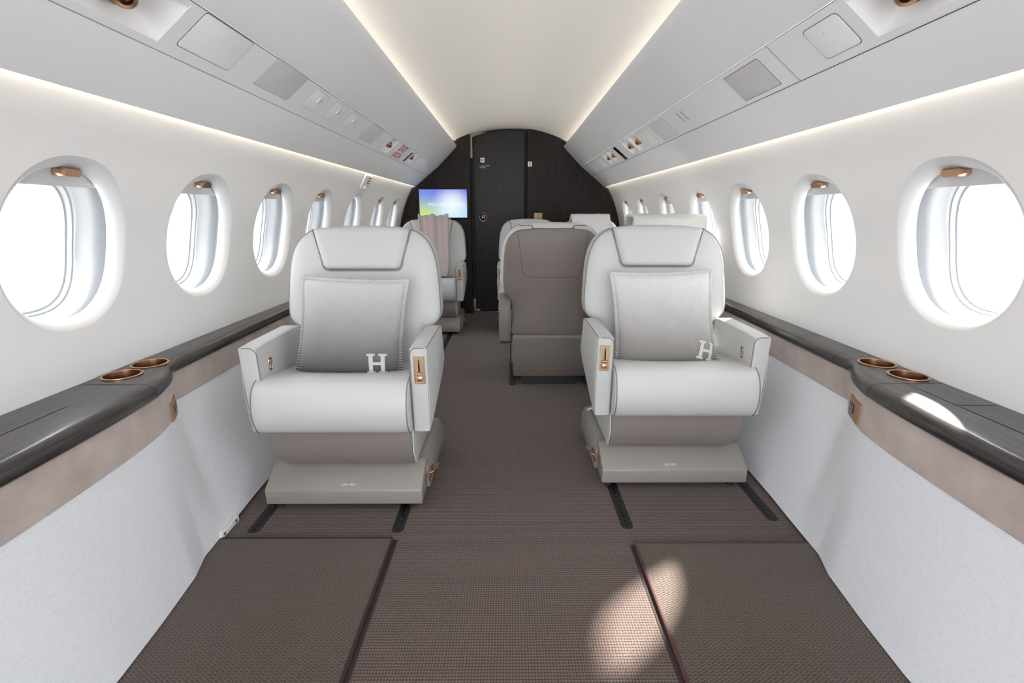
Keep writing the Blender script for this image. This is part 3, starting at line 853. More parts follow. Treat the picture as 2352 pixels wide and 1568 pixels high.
def socket_plate(side, label, ya, yb, zc, hh):
    ym = (ya + yb) / 2
    base = Vector((side * inner(ym), ym, zc))
    r = thing('socket_plate', label, 'socket', base)
    def P(y, z, h):
        d = (inner(y + 0.01) - inner(y - 0.01)) / 0.02
        n = Vector((-side, d, 0)).normalized()
        return Vector((side * (inner(y) + 0.0115), y, z)) + n * h - base
    bm = bmesh.new(); ys = [ya + (yb - ya) * i / 8 for i in range(9)]
    rings = [[P(y, zc - hh, 0.0), P(y, zc - hh, 0.005), P(y, zc + hh, 0.005), P(y, zc + hh, 0.0)] for y in ys]
    add_loft(bm, rings, True, True); obj('plate', bm, 'socket_bronze', r, smooth=30)
    bm = bmesh.new()
    y2 = [ya + (yb - ya) * (0.42 + 0.5 * i / 4) for i in range(5)]
    add_loft(bm, [[P(y, zc - hh * 0.42, 0.005), P(y, zc - hh * 0.42, 0.0062), P(y, zc + hh * 0.42, 0.0062), P(y, zc + hh * 0.42, 0.005)] for y in y2], True, True)
    obj('socket_bezel', bm, 'black_gloss', r, smooth=30)
    bm = bmesh.new()
    for f in (0.48, 0.63, 0.78):
        y2 = [ya + (yb - ya) * (f + 0.09 * i / 2) for i in range(3)]
        add_loft(bm, [[P(y, zc - hh * 0.30, 0.0062), P(y, zc - hh * 0.30, 0.0068), P(y, zc + hh * 0.30, 0.0068), P(y, zc + hh * 0.30, 0.0062)] for y in y2], True, True)
    obj('socket_slot', bm, 'metal_grey', r, smooth=30)
socket_plate(-1, 'bronze power socket plate on the curved end of the left ledge', 1.325, 1.405, 0.486, 0.027)
socket_plate(1, 'bronze power socket plate on the curved end of the right ledge', 1.275, 1.360, 0.500, 0.030)

# bracket with two screws at the foot of the left panel
r = thing('floor_bracket', 'small white bracket with two screws at the foot of the left side panel', 'bracket', (-0.965, 1.455, 0.02))
bm = bmesh.new(); add_prism(bm, [(-0.055, -0.018), (0.055, -0.018), (0.055, 0.006), (0.045, 0.012), (0.012, 0.006), (-0.012, 0.006), (-0.045, 0.012), (-0.055, 0.006)], -0.003, 0.001, 'x', 0.001)
obj('plate', bm, 'sign_white', r)
for y in (-0.035, 0.035):
    bm = bmesh.new(); add_tube(bm, [(0.0, y, -0.006), (0.003, y, -0.006)], 0.005, 12); obj('screw', bm, 'metal_grey', r)

# bulkhead ---------------------------------------------------------
PROF = [(0, 1.880), (0.06, 1.8795), (0.121, 1.876), (0.18, 1.868), (0.242, 1.8581), (0.30, 1.8445), (0.363, 1.829), (0.42, 1.810), (0.484, 1.786), (0.54, 1.712), (0.72, 1.512), (0.835, 1.42), (0.958, 1.318), (1.006, 1.29), (1.058, 1.191), (1.104, 1.068), (1.138, 0.943), (1.158, 0.8), (1.166, 0.7), (1.168, 0.6), (1.168, 0.0)]
def ztop(x):
    x = abs(x)
    if x < 0.537: return 1.880 - 0.150 * (x / 0.605) ** 2.1
    return lerp_tab(PROF, x)
def panel_poly(x0, x1, z0=0.0, drop=0.0):
    n = 30; pts = [(x0, z0), (x1, z0)]
    up = [(x1 + (x0 - x1) * i / n) for i in range(n + 1)]
    for x in up:
        pts.append((x, max(ztop(x) - drop, z0 + 0.01) if abs(x) < 1.1679 else 0.6))
    return pts
bm = bmesh.new(); add_prism(bm, panel_poly(-1.1675, -0.410), 5.20, 5.29, 'y'); bl = struct('wall_back', bm, 'bulkhead_wood', smooth=20)
bm = bmesh.new(); add_prism(bm, panel_poly(0.172, 1.1675), 5.25, 5.36, 'y'); obj('bulkhead_panel', bm, 'bulkhead_wood', bl, smooth=20)
bm = bmesh.new(); add_box(bm, -1.2, 1.2, 5.37, 5.40, 0, 1.95); obj('bulkhead_backing', bm, 'black_rubber', bl, smooth=0)
# curved brown edge trims
for s in (-1, 1):
    bm = bmesh.new(); rings = []
    yy = 5.20 if s < 0 else 5.25
    for z in [0.66 + 0.05 * i for i in range(13)] + [1.30]:
        x = xw(z)
        rings.append([Vector((s * (x - 0.002), yy - 0.012, z)), Vector((s * (x - 0.034), yy - 0.012, z)), Vector((s * (x - 0.036), yy, z)), Vector((s * (x - 0.002), yy, z))])
    add_loft(bm, rings)
    obj('edge_trim', bm, 'bulkhead_wood', bl, smooth=40)
# door
dr = bpy.data.objects.new('door_1', None); COL.objects.link(dr); dr['kind'] = 'structure'; dr.location = (-0.12, 5.32, 0)
bm = bmesh.new(); add_prism(bm, [(x + 0.12, z) for x, z in panel_poly(-0.372, 0.140, 0.015, 0.022)], -0.02, 0.02, 'y'); obj('door_leaf', bm, 'door_wood', dr, smooth=20)
bm = bmesh.new(); pp = panel_poly(-0.409, 0.150, 0.0, 0.0)
add_prism(bm, [(x + 0.12, z) for x, z in pp], 0.022, 0.04, 'y'); obj('door_frame', bm, 'black_rubber', dr, smooth=20)
bm = bmesh.new()
up = [(-0.402, z) for z in (1.60, 1.66, 1.72, 1.78)] + [(x, ztop(x) - 0.012) for x in (-0.40, -0.37, -0.33, -0.29, -0.25)]
add_tube(bm, [(x + 0.12, 0.0, z) for x, z in up], [0.014] * 5 + [0.012, 0.010, 0.007, 0.003], 8); obj('gilt_edge', bm, 'door_frame_gold', dr)
bm = bmesh.new(); add_box(bm, -0.285, -0.262, -0.03, 0.0, 0.015, 0.145, 0.002); add_box(bm, -0.285, -0.215, -0.03, 0.0, 0.010, 0.030, 0.002); obj('kick_trim', bm, 'gold_plate', dr)
bm = bmesh.new(); add_box(bm, -0.27, 0.26, -0.05, -0.03, 0.0, 0.006, 0.001); obj('threshold', bm, 'metal_grey', dr)
bm = bmesh.new(); cx, cz = -0.168, 1.013
add_tube(bm, [(cx + math.cos(a) * 0.038, -0.028, cz + math.sin(a) * 0.042) for a in [2 * PI * i / 36 for i in range(36)]], 0.005, 8, closed=True)
hd = obj('door_handle', bm, 'rose_gold', dr)
bm = bmesh.new(); add_loft(bm, [[Vector((cx + math.cos(2 * PI * i / 24) * r_, y_, cz + math.sin(2 * PI * i / 24) * r_ * 1.1)) for i in range(24)] for r_, y_ in ((0.033, -0.021), (0.030, -0.023), (0.010, -0.021))], False, True)
obj('handle_cup', bm, 'black_gloss', hd)

def small_sign(x, z, y, label, glyph, w=0.042, h=0.046):
    r = thing('safety_label', label, 'sign', (x, y, z))
    bm = bmesh.new(); add_prism(bm, round_poly([(-w / 2, -h / 2), (w / 2, -h / 2), (w / 2, h / 2), (-w / 2, h / 2)], 0.006, 4), -0.001, 0.0, 'y'); obj('plate', bm, 'sign_white', r, smooth=20)
    bm = bmesh.new()
    for x0, x1, z0, z1 in glyph: add_box(bm, x0, x1, -0.0018, -0.001, z0, z1)
    obj('symbol', bm, 'sign_red', r, smooth=0)
small_sign(-0.288, 1.577, 5.298, 'small square white label with dark symbol on the bulkhead door', [(-0.011, -0.006, -0.014, 0.014), (0.006, 0.011, -0.014, 0.014), (-0.006, 0.006, -0.003, 0.003), (-0.004, 0.004, 0.003, 0.008)])
small_sign(0.196, 1.535, 5.249, 'small white label with red extinguisher symbol on the right bulkhead panel', [(-0.005, 0.004, -0.016, 0.010), (-0.003, 0.012, 0.010, 0.014), (0.010, 0.013, 0.004, 0.012)])
r = thing('door_notice', 'tiny lines of pale print below the label on the bulkhead door', 'notice', (-0.262, 5.298, 1.520))
bm = bmesh.new()
for x0, x1, z in ((-0.060, -0.052, 0.0), (-0.044, 0.0, 0.0), (0.006, 0.048, 0.003), (-0.050, -0.030, -0.016), (-0.024, 0.006, -0.017)):
    add_box(bm, x0, x1, -0.0012, 0.0, z - 0.002, z + 0.002)
obj('print_line', bm, 'metal_grey', r, smooth=0)
r = thing('wall_plate', 'gold switch plate on the bulkhead above the inboard far seat', 'switch plate', (0.288, 5.249, 1.015))
bm = bmesh.new(); add_prism(bm, round_poly([(-0.042, -0.075), (0.042, -0.075), (0.042, 0.040), (-0.042, 0.040)], 0.008, 4), -0.006, 0, 'y', 0.001); obj('plate', bm, 'gold_plate', r)
bm = bmesh.new()
for z in (0.0, -0.015, -0.030, -0.045): add_box(bm, -0.034, 0.034, -0.0075, -0.006, z - 0.001, z + 0.001)
add_box(bm, -0.006, 0.006, -0.0085, -0.006, 0.020, 0.030, 0.001); obj('button_row', bm, 'gap_dark', r)

# monitor
mr_ = thing('wall_monitor', 'flat screen showing a blue and green welcome picture on the left bulkhead', 'screen', (-0.688, 5.20, 1.146))
bm = bmesh.new(); add_box(bm, -0.257, 0.257, -0.022, 0.0, -0.152, 0.152, 0.006); obj('bezel', bm, 'black_gloss', mr_)
bm = bmesh.new(); bm.faces.new([bm.verts.new(p) for p in ((-0.242, -0.0226, -0.137), (0.242, -0.0226, -0.137), (0.242, -0.0226, 0.140), (-0.242, -0.0226, 0.140))])
sc = obj('screen', bm, 'screen_picture', mr_, smooth=0)
text_mesh('WELCOME ABOARD', 0.044, 'screen_text', sc, frame_mat((0.03, -0.0235, -0.010), (1, 0, 0), (0, 0, 1)), xs=0.95)

# unseen cabin end behind the camera, opened to the sky for added light
bm = bmesh.new()
for a, b in ((-1.1675, -0.95), (0.95, 1.1675)): add_prism(bm, panel_poly(a, b), Y0 - 0.03, Y0, 'y')
struct('wall_front', bm, 'wall_white', smooth=20)
d = bpy.data.lights.new('daylight_portal', 'AREA'); d.shape = 'RECTANGLE'; d.size = 1.9; d.size_y = 1.86; d.cycles.is_portal = True
o = bpy.data.objects.new('daylight_portal', d); COL.objects.link(o); o.location = (0, Y0 - 0.04, 0.93)
o.rotation_euler = Vector((0, 1, 0)).to_track_quat('-Z', 'Y').to_euler()

# ------------------------------------------------------------------ seats
def lean(z):           # the back leans away a little
    return 0.0 if z < 0.48 else (z - 0.48) * 0.17

def back_outline():
    half = [(0.0, 0.996), (0.10, 0.994), (0.19, 0.986), (0.226, 0.972), (0.260, 0.943), (0.283, 0.902), (0.297, 0.850), (0.305, 0.78), (0.309, 0.71), (0.310, 0.660), (0.303, 0.628), (0.283, 0.604), (0.260, 0.590), (0.247, 0.57), (0.243, 0.50), (0.238, 0.44), (0.0, 0.43)]
    h = [tuple(p)[:2] for p in smooth_path([(x, z, 0) for x, z in half], 4)]
    return h + [(-x, z) for x, z in h[-2:0:-1]]
BO = back_outline()
BCZ = 0.73

def scaled(outl, f, cz, dx=0.0):
    """inset an outline by an absolute distance f (metres)"""
    out = []
    for x, z in outl:
        r = math.hypot(x, z - cz); k = max(0.0, (r - f) / r) if r > 1e-6 else 0
        out.append((x * k, cz + (z - cz) * k))
    return out

def make_seat(loc, rz, label, group, inboard=1, arms=(1, 1), sx=1.0, lettering=False, rear=False, plate=True, controls=True):
    """origin on the floor under the front of the armrests, occupant looks towards local -y; inboard = side (+1/-1 in local x) of the aisle"""
    t = thing('cabin_seat', label, 'seat', loc, rz, group)
    t.scale = (sx, 1, 1)
    LE, PI_ = 'white_leather', 'piping_grey'
    # base tray
    bm = bmesh.new()
    pr = [(0.12, 0.028), (-0.012, 0.028), (-0.014, 0.082), (-0.008, 0.090), (0.088, 0.147), (0.096, 0.150), (0.12, 0.150)]
    add_prism(bm, pr, -(0.225 if rear else 0.283) - 0.004 * inboard, (0.225 if rear else 0.283) - 0.004 * inboard, 'x', 0.003, 2)
    base = obj('seat_base', bm, 'base_plastic', t, smooth=35)
    for s in (-1, 1):
        bm = bmesh.new()
        x0, x1 = s * (0.19 if rear else 0.235), s * (0.228 if rear else 0.290)
        pts = [(x0, 0.03), (x1, 0.03), (x1, 0.105), (x1 - s * 0.018, 0.142), (x0, 0.146)]
        add_prism(bm, pts, 0.10, 0.38 if rear else 0.50, 'y', 0.003, 2)
        obj('side_rail', bm, 'base_plastic', base, smooth=35)
    bm = bmesh.new(); add_box(bm, -0.18, 0.18, 0.12, 0.46, 0.002, 0.145)
    for s in (-0.25, 0.24):
        add_box(bm, s - 0.014, s + 0.014, 0.01, 0.48, 0.0025, 0.03, 0.004)
    obj('floor_mount', bm, 'black_rubber', base, smooth=20)
    # release lever on the inboard rail
    bm = bmesh.new(); xb = inboard * (0.292 if not rear else 0.229)
    add_box(bm, min(xb, xb + inboard * 0.004), max(xb, xb + inboard * 0.004), 0.06, 0.15, 0.075, 0.10, 0.0015)
    add_tube(bm, [(xb, 0.10, 0.090), (xb + inboard * 0.018, 0.10, 0.100), (xb + inboard * 0.030, 0.095, 0.122)], 0.005, 8)
    add_tube(bm, [(xb + inboard * 0.030, 0.080, 0.122), (xb + inboard * 0.030, 0.112, 0.122)], 0.006, 10)
    obj('release_lever', bm, 'rose_gold', t, smooth=40)
    if lettering:
        text_mesh('LIFE VEST', 0.0125, 'white_stitch', base, frame_mat((lettering, 0.004, 0.0975), (1, 0, 0), (0, 0.88, 0.48)), bold=0.0002)
    # skirt
    bm = bmesh.new(); i = inboard
    def skirt_ring(y, z, hw, fr): return [Vector((-i * hw * 1.06, y, z)), Vector((-i * hw * 1.06, 0.46, z)), Vector((i * 0.243, 0.46, z)), Vector((i * 0.243, y, z))]
    rings = []
    for y, z, hw in ((0.085, 0.148, 0.200), (0.066, 0.152, 0.214), (0.046, 0.180, 0.236), (0.034, 0.212, 0.244), (0.036, 0.260, 0.248), (0.048, 0.330, 0.248)):
        rings.append(skirt_ring(y, z, hw, 0))
    add_loft(bm, rings)
    obj('skirt', bm, 'taupe_leather', t, smooth=25)
    bm = bmesh.new(); xs = i * 0.2435
    pr = [(0.068, 0.152), (0.036, 0.212), (0.038, 0.262), (0.050, 0.33), (0.45, 0.33), (0.45, 0.15)]
    add_prism(bm, pr, min(xs, xs + i * 0.006), max(xs, xs + i * 0.006), 'x', 0.002)
    obj('side_skirt', bm, 'black_rubber' if rear else LE, t, smooth=30)
    # cushion
    prof2 = [(0.44, 0.448), (0.34, 0.458), (0.24, 0.472), (0.14, 0.488), (0.06, 0.500), (0.00, 0.494), (-0.032, 0.470), (-0.048, 0.430), (-0.052, 0.390), (-0.044, 0.350), (-0.024, 0.318), (0.008, 0.306), (0.06, 0.318), (0.44, 0.330)]
    pc = [(p.x, p.y) for p in smooth_path([(a, b, 0) for a, b in prof2[:-1]], 5)] + [(0.44, 0.330)]
    cy, cz = 0.2, 0.40
    bm = bmesh.new(); rings = []
    for x, g in ((-0.266, 0.018), (-0.266, 0.006), (-0.263, 0.002), (-0.258, 0.0), (-0.23, 0.0), (-0.20, 0.0), (-0.17, 0.0), (-0.12, 0.0), (-0.08, 0), (0.0, 0.0), (0.08, 0.0), (0.12, 0.0), (0.17, 0.0), (0.20, 0.0), (0.23, 0.0), (0.258, 0.0), (0.263, 0.002), (0.266, 0.006), (0.266, 0.018)):
        ring = []
        for a, b in pc:
            da = a - cy; db = b - cz; r = math.hypot(da, db)
            k = (r - g) / r
            aa, bb = cy + da * k, cz + db * k
            # soft dish where one sits
            if b > 0.45 and a > 0.05: bb -= 0.012 * max(0.0, 1 - (x / 0.2) ** 2) * min(1, (a - 0.05) / 0.15)
            ring.append(Vector((x - inboard * 0.012, aa, bb)))
        rings.append(ring)
    add_loft(bm, rings)
    cu = obj('seat_cushion', bm, LE, t, smooth=60)
    for s in (-1, 1):
        bm = bmesh.new(); add_tube(bm, [(s * 0.2612 - inboard * 0.012, a, b) for a, b in pc[:-6]], 0.0022, 6); obj('piping', bm, PI_, cu)
    # welt lines across the pad
    for s in (-1, 1):
        bm = bmesh.new()
        pts = [(s * (0.168 + 0.05 * (a - 0.10)) - inboard * 0.012, a, b - 0.012 * max(0.0, 1 - (0.17 / 0.2) ** 2) * min(1, max(0, (a - 0.05) / 0.15)) + 0.0002) for a, b in pc if a > 0.10 and b > 0.44]
        add_tube(bm, pts, 0.0011, 5)
        obj('welt', bm, 'gap_grey', cu)
    # backrest
    yb = 0.352
    bm = bmesh.new()
    def bring(f, y): return [Vector((x, yb + y + lean(z), z)) for x, z in scaled(BO, f, BCZ)]
    add_loft(bm, [bring(0.20, 0.004), bring(0.12, 0.0), bring(0.06, 0.0), bring(0.022, 0.003), bring(0.008, 0.009), bring(0.001, 0.018), bring(0.0, 0.026), bring(-0.002, 0.09), bring(0.0, 0.108), bring(0.008, 0.120), bring(0.03, 0.127), bring(0.15, 0.132)])
    bk = obj('backrest', bm, LE, t, smooth=60)
    top = [p for p in bring(-0.0005, 0.021)]
    bm = bmesh.new(); add_tube(bm, top, 0.0028, 6, closed=True); obj('piping', bm, PI_, bk)
    # headrest
    hp = round_poly([(-0.193, 0.985), (-0.152, 0.832), (0.152, 0.832), (0.193, 0.985)], [0.0, 0.030, 0.030, 0.0], 6) + [(0.193 * math.cos(a), 0.985 + 0.016 * math.sin(a)) for a in [PI * k / 16 for k in range(1, 16)]]
    def hring(f, y, ex=0.0):
        out = []
        for x, z in scaled(hp, f, 0.92):
            out.append(Vector((x, yb + y + lean(z) + ex * max(0.0, (z - 0.96) / 0.04), z)))
        return out
    bm = bmesh.new()
    add_loft(bm, [hring(0.06, -0.020), hring(0.03, -0.019), hring(0.012, -0.016), hring(0.004, -0.010, 0.004), hring(0.0, -0.004, 0.003), hring(0.0, 0.012, 0.0)] + [hring(0.0, 0.060), hring(0.004, 0.100), hring(0.03, 0.118)])
    hd_ = obj('headrest', bm, LE, t, smooth=60)
    hq = round_poly([(-0.195, 0.988), (-0.1545, 0.829), (0.1545, 0.829), (0.195, 0.988)], [0, 0.032, 0.032, 0], 6)
    bm = bmesh.new()
    for off, yy in ((0.0, -0.0012), (0.005, 0.0006)):
        pts = [(x * (1 + off * 4), yb + yy + lean(z), z - (off if z < 0.9 else 0)) for x, z in hq]
        lastl = pts[0]; lastr = pts[-1]
        pts = [(lastl[0] * 1.005, lastl[1] + 0.04, lastl[2] - 0.004)] + pts + [(lastr[0] * 1.005, lastr[1] + 0.04, lastr[2] - 0.004)]
        add_tube(bm, pts, 0.0016, 6)
    obj('piping', bm, PI_, hd_)
    # armrests
    for s, on in ((-1, arms[0]), (1, arms[1])):
        if not on: continue
        bm = bmesh.new()
        side_pr = [(0.0, 0.612), (0.07, 0.616), (0.33, 0.616), (0.368, 0.608), (0.372, 0.47), (0.30, 0.425), (0.10, 0.325), (0.06, 0.308), (0.016, 0.302)]
        rings = []
        for x, g in ((0.2565, 0.018), (0.258, 0.006), (0.265, 0.001), (0.273, 0), (0.318, 0), (0.325, 0.002), (0.326, 0.006)):
            ring = []
            for a, b in side_pr:
                da, db = a - 0.18, b - 0.46; r = math.hypot(da, db); k = (r - g) / r
                aa = 0.18 + da * k; bb = 0.46 + db * k
                if a > 0.3 and b < 0.5: pass
                # small outward flare towards the top
                xx = x - (0.010 * ((bb - 0.47) / 0.15) ** 2 if x > 0.31 else 0)
                if g == 0.018: bb = min(bb, 0.600)
                ring.append(Vector((s * xx, aa, bb)))
            rings.append(ring)
        add_loft(bm, rings)
        am = obj('armrest', bm, LE, t, smooth=28)
        bm = bmesh.new()
        add_tube(bm, [(s * 0.3165, 0.368, 0.600), (s * 0.3155, 0.33, 0.613), (s * 0.3155, 0.07, 0.6135), (s * 0.315, 0.002, 0.610), (s * 0.290, -0.001, 0.612), (s * 0.274, 0.0, 0.611), (s * 0.262, 0.002, 0.602), (s * 0.2575, 0.004, 0.588), (s * 0.2575, 0.010, 0.45), (s * 0.258, 0.018, 0.31)], 0.0019, 6)
        obj('piping', bm, PI_, am)
        bm = bmesh.new()
        add_tube(bm, [(s * 0.310, -0.0005, 0.605), (s * 0.320, 0.007, 0.45), (s * 0.312, 0.0155, 0.31)], 0.0008, 5)
        obj('stitching', bm, 'white_stitch', am)
        if s == inboard and controls:
            bm = bmesh.new()
            ax, az0, az1, yf = s * 0.289, 0.485, 0.582, 0.001
            def fr(z): return 0.0155 * (0.612 - z) / 0.31 - 0.001
            # frame of the recess
            add_tube(bm, [(ax - 0.0165, fr(az0), az0), (ax + 0.0165, fr(az0), az0), (ax + 0.0165, fr(az1), az1), (ax - 0.0165, fr(az1), az1)], 0.0028, 6, closed=True)
            cp = obj('control_panel', bm, 'pale_gold', am, smooth=40)
            bm = bmesh.new(); bm.faces.new([bm.verts.new(p) for p in ((ax - 0.015, fr(az0) - 0.0006, az0), (ax + 0.015, fr(az0) - 0.0006, az0), (ax + 0.015, fr(az1) - 0.0006, az1), (ax - 0.015, fr(az1) - 0.0006, az1))])
            obj('panel_back', bm, 'gold_plate', am, smooth=0)
            bm = bmesh.new(); add_box(bm, ax - 0.0025, ax + 0.0025, 0.0, 0.002, 0.528, 0.572, 0.0005)
            o = obj('slide_slot', bm, 'black_gloss', am); o.location = (0, -0.0022, 0)
            bm = bmesh.new(); add_tube(bm, [(ax - 0.012, -0.004, 0.522), (ax + 0.012, -0.004, 0.522)], 0.0042, 8)
            add_box(bm, ax - 0.009, ax + 0.009, -0.003, 0.004, 0.495, 0.512, 0.001)
            obj('slider', bm, 'rose_gold', am, smooth=30)
        if s == -inboard and controls:
            bm = bmesh.new(); yy, zz = 0.085, 0.532
            pth = [(s * 0.2555, yy + a, zz + b) for a, b in round_poly([(-0.011, -0.022), (0.011, -0.022), (0.011, 0.022), (-0.011, 0.022)], 0.0108, 5)]
            add_tube(bm, pth, 0.002, 6, closed=True)
            sw = obj('seat_switch', bm, 'rose_gold', am)
            bm = bmesh.new()
            add_loft(bm, [[Vector((s * (0.256 + h), yy + a * f, zz + c + b * f)) for a, b in ((-0.009, -0.0085), (0.009, -0.0085), (0.009, 0.0085), (-0.009, 0.0085))] for c in (0.0105,) for f, h in ((1, -0.0005), (0.6, 0.0008))], False, True)
            add_loft(bm, [[Vector((s * (0.256 + h), yy + a * f, zz + c + b * f)) for a, b in ((-0.009, -0.0085), (0.009, -0.0085), (0.009, 0.0085), (-0.009, 0.0085))] for c in (-0.0105,) for f, h in ((1, -0.0005), (0.6, 0.0008))], False, True)
            obj('switch_key', bm, 'bronze_inside', sw, smooth=0)
    if rear:
        # taupe shell over the back of the seat, cream rim, tray slot and rear skirt
        so = [(x, z) for x, z in scaled(BO, 0.022, BCZ)]
        half = [(0.0, 0.968), (0.12, 0.966), (0.20, 0.958), (0.245, 0.930), (0.272, 0.885), (0.284, 0.82), (0.289, 0.72), (0.289, 0.64), (0.278, 0.592), (0.252, 0.560), (0.240, 0.50), (0.238, 0.42), (0.236, 0.33), (0.0, 0.325)]
        h = [(p.x, p.y) for p in smooth_path([(a, b, 0) for a, b in half], 4)]
        so = h + [(-x, z) for x, z in h[-2:0:-1]]
        def sring(f, y): return [Vector((x, yb + y + lean(z), z)) for x, z in scaled(so, f, 0.65)]
        bm = bmesh.new(); add_loft(bm, [sring(-0.004, 0.10), sring(-0.002, 0.126), sring(0.004, 0.135), sring(0.02, 0.139), sring(0.10, 0.150), sring(0.2, 0.154)])
        sh = obj('back_shell', bm, 'taupe_leather', t, smooth=60)
        bm = bmesh.new()
        seam = smooth_path([(-0.205, 0, 0.945), (-0.185, 0, 0.80), (-0.175, 0, 0.72), (-0.155, 0, 0.695), (-0.12, 0, 0.69), (0.12, 0, 0.69), (0.155, 0, 0.695), (0.175, 0, 0.72), (0.185, 0, 0.80), (0.205, 0, 0.945)], 6)
        def ysh(x, z):
            d = 1e9
            for a, b in so: d = min(d, math.hypot(x - a, z - b))
            return lerp_tab([(0, 0.135), (0.02, 0.139), (0.10, 0.150), (0.2, 0.154)], d)
        add_tube(bm, [(p.x, yb + ysh(p.x, p.z) + lean(p.z), p.z) for p in seam], 0.0016, 6)
        obj('seam', bm, 'gap_dark', sh)
        bm = bmesh.new()
        pts = smooth_path([(-0.195, 0, 0.982), (-0.17, 0, 0.984), (-0.125, 0, 0.984), (-0.118, 0, 0.972), (-0.105, 0, 0.968), (0.105, 0, 0.968), (0.118, 0, 0.972), (0.125, 0, 0.984), (0.17, 0, 0.984), (0.195, 0, 0.982)], 4)
        # dark line of the stowed table flap along the cream top
        bm2 = bmesh.new()
        add_tube(bm, [(p.x, yb + 0.128 + lean(p.z), p.z) for p in pts], 0.0022, 6)
        obj('flap_line', bm, 'gap_dark', bk)
        bm2.free()
        bm = bmesh.new()
        rings = []
        for y, z, hw in ((0.470, 0.060, 0.228), (0.505, 0.12, 0.234), (0.535, 0.22, 0.236), (0.550, 0.325, 0.236), (0.540, 0.340, 0.232)):
            rings.append([Vector((-hw, y, z)), Vector((-hw, 0.40, z)), Vector((hw, 0.40, z)), Vector((hw, y, z))])
        add_loft(bm, rings); obj('rear_skirt', bm, 'taupe_leather', t, smooth=25)
        for s, on in ((-1, arms[0]), (1, arms[1])):
            if not on: continue
            # padded arm end seen from behind
            bm = bmesh.new()
            pr = [(0.372, 0.575), (0.50, 0.560), (0.545, 0.525), (0.55, 0.42), (0.53, 0.30), (0.44, 0.262), (0.372, 0.30)]
            add_prism(bm, pr, min(s * 0.250, s * 0.320), max(s * 0.250, s * 0.320), 'x', 0.012, 3)
            a_ = obj('arm_wing', bm, 'taupe_leather', t, smooth=40)
            bm = bmesh.new(); add_tube(bm, [(s * 0.252, 0.40, 0.572), (s * 0.252, 0.498, 0.558), (s * 0.252, 0.541, 0.522), (s * 0.252, 0.548, 0.42), (s * 0.252, 0.53, 0.305)], 0.004, 6); obj('piping', bm, PI_, a_)
    return t

SL = make_seat((-0.606, 1.580, 0), 0, 'white leather seat at the left front with the dark grey pillow on it', 'white leather cabin seats', inboard=1, lettering=0.012)
SR = make_seat((0.631, 1.720, 0), 0, 'white leather seat at the right front with the pale beige pillow on it', 'white leather cabin seats', inboard=-1, lettering=-0.012)
make_seat((-0.735, 4.240, 0), 0, 'white leather seat far down the left aisle under a mauve blanket', 'white leather cabin seats', inboard=1)
make_seat((0.236, 3.390, 0), PI, 'seat turned away showing its taupe back, beside the aisle', 'white leather cabin seats', inboard=1, rear=True, sx=0.97)
make_seat((0.835, 3.300, 0), PI, 'seat behind the right front seat, only its headrest top and towel showing', 'white leather cabin seats', inboard=1, rear=True, arms=(0, 0), sx=0.90, controls=False)
make_seat((0.172, 4.300, 0), 0, 'far seat facing us below the gold plate, over the taupe seat back', 'white leather cabin seats', inboard=-1, sx=0.92)
make_seat((0.752, 4.300, 0), 0, 'far seat facing us with a white towel over its headrest', 'white leather cabin seats', inboard=-1, arms=(0, 1), sx=0.92, controls=False)

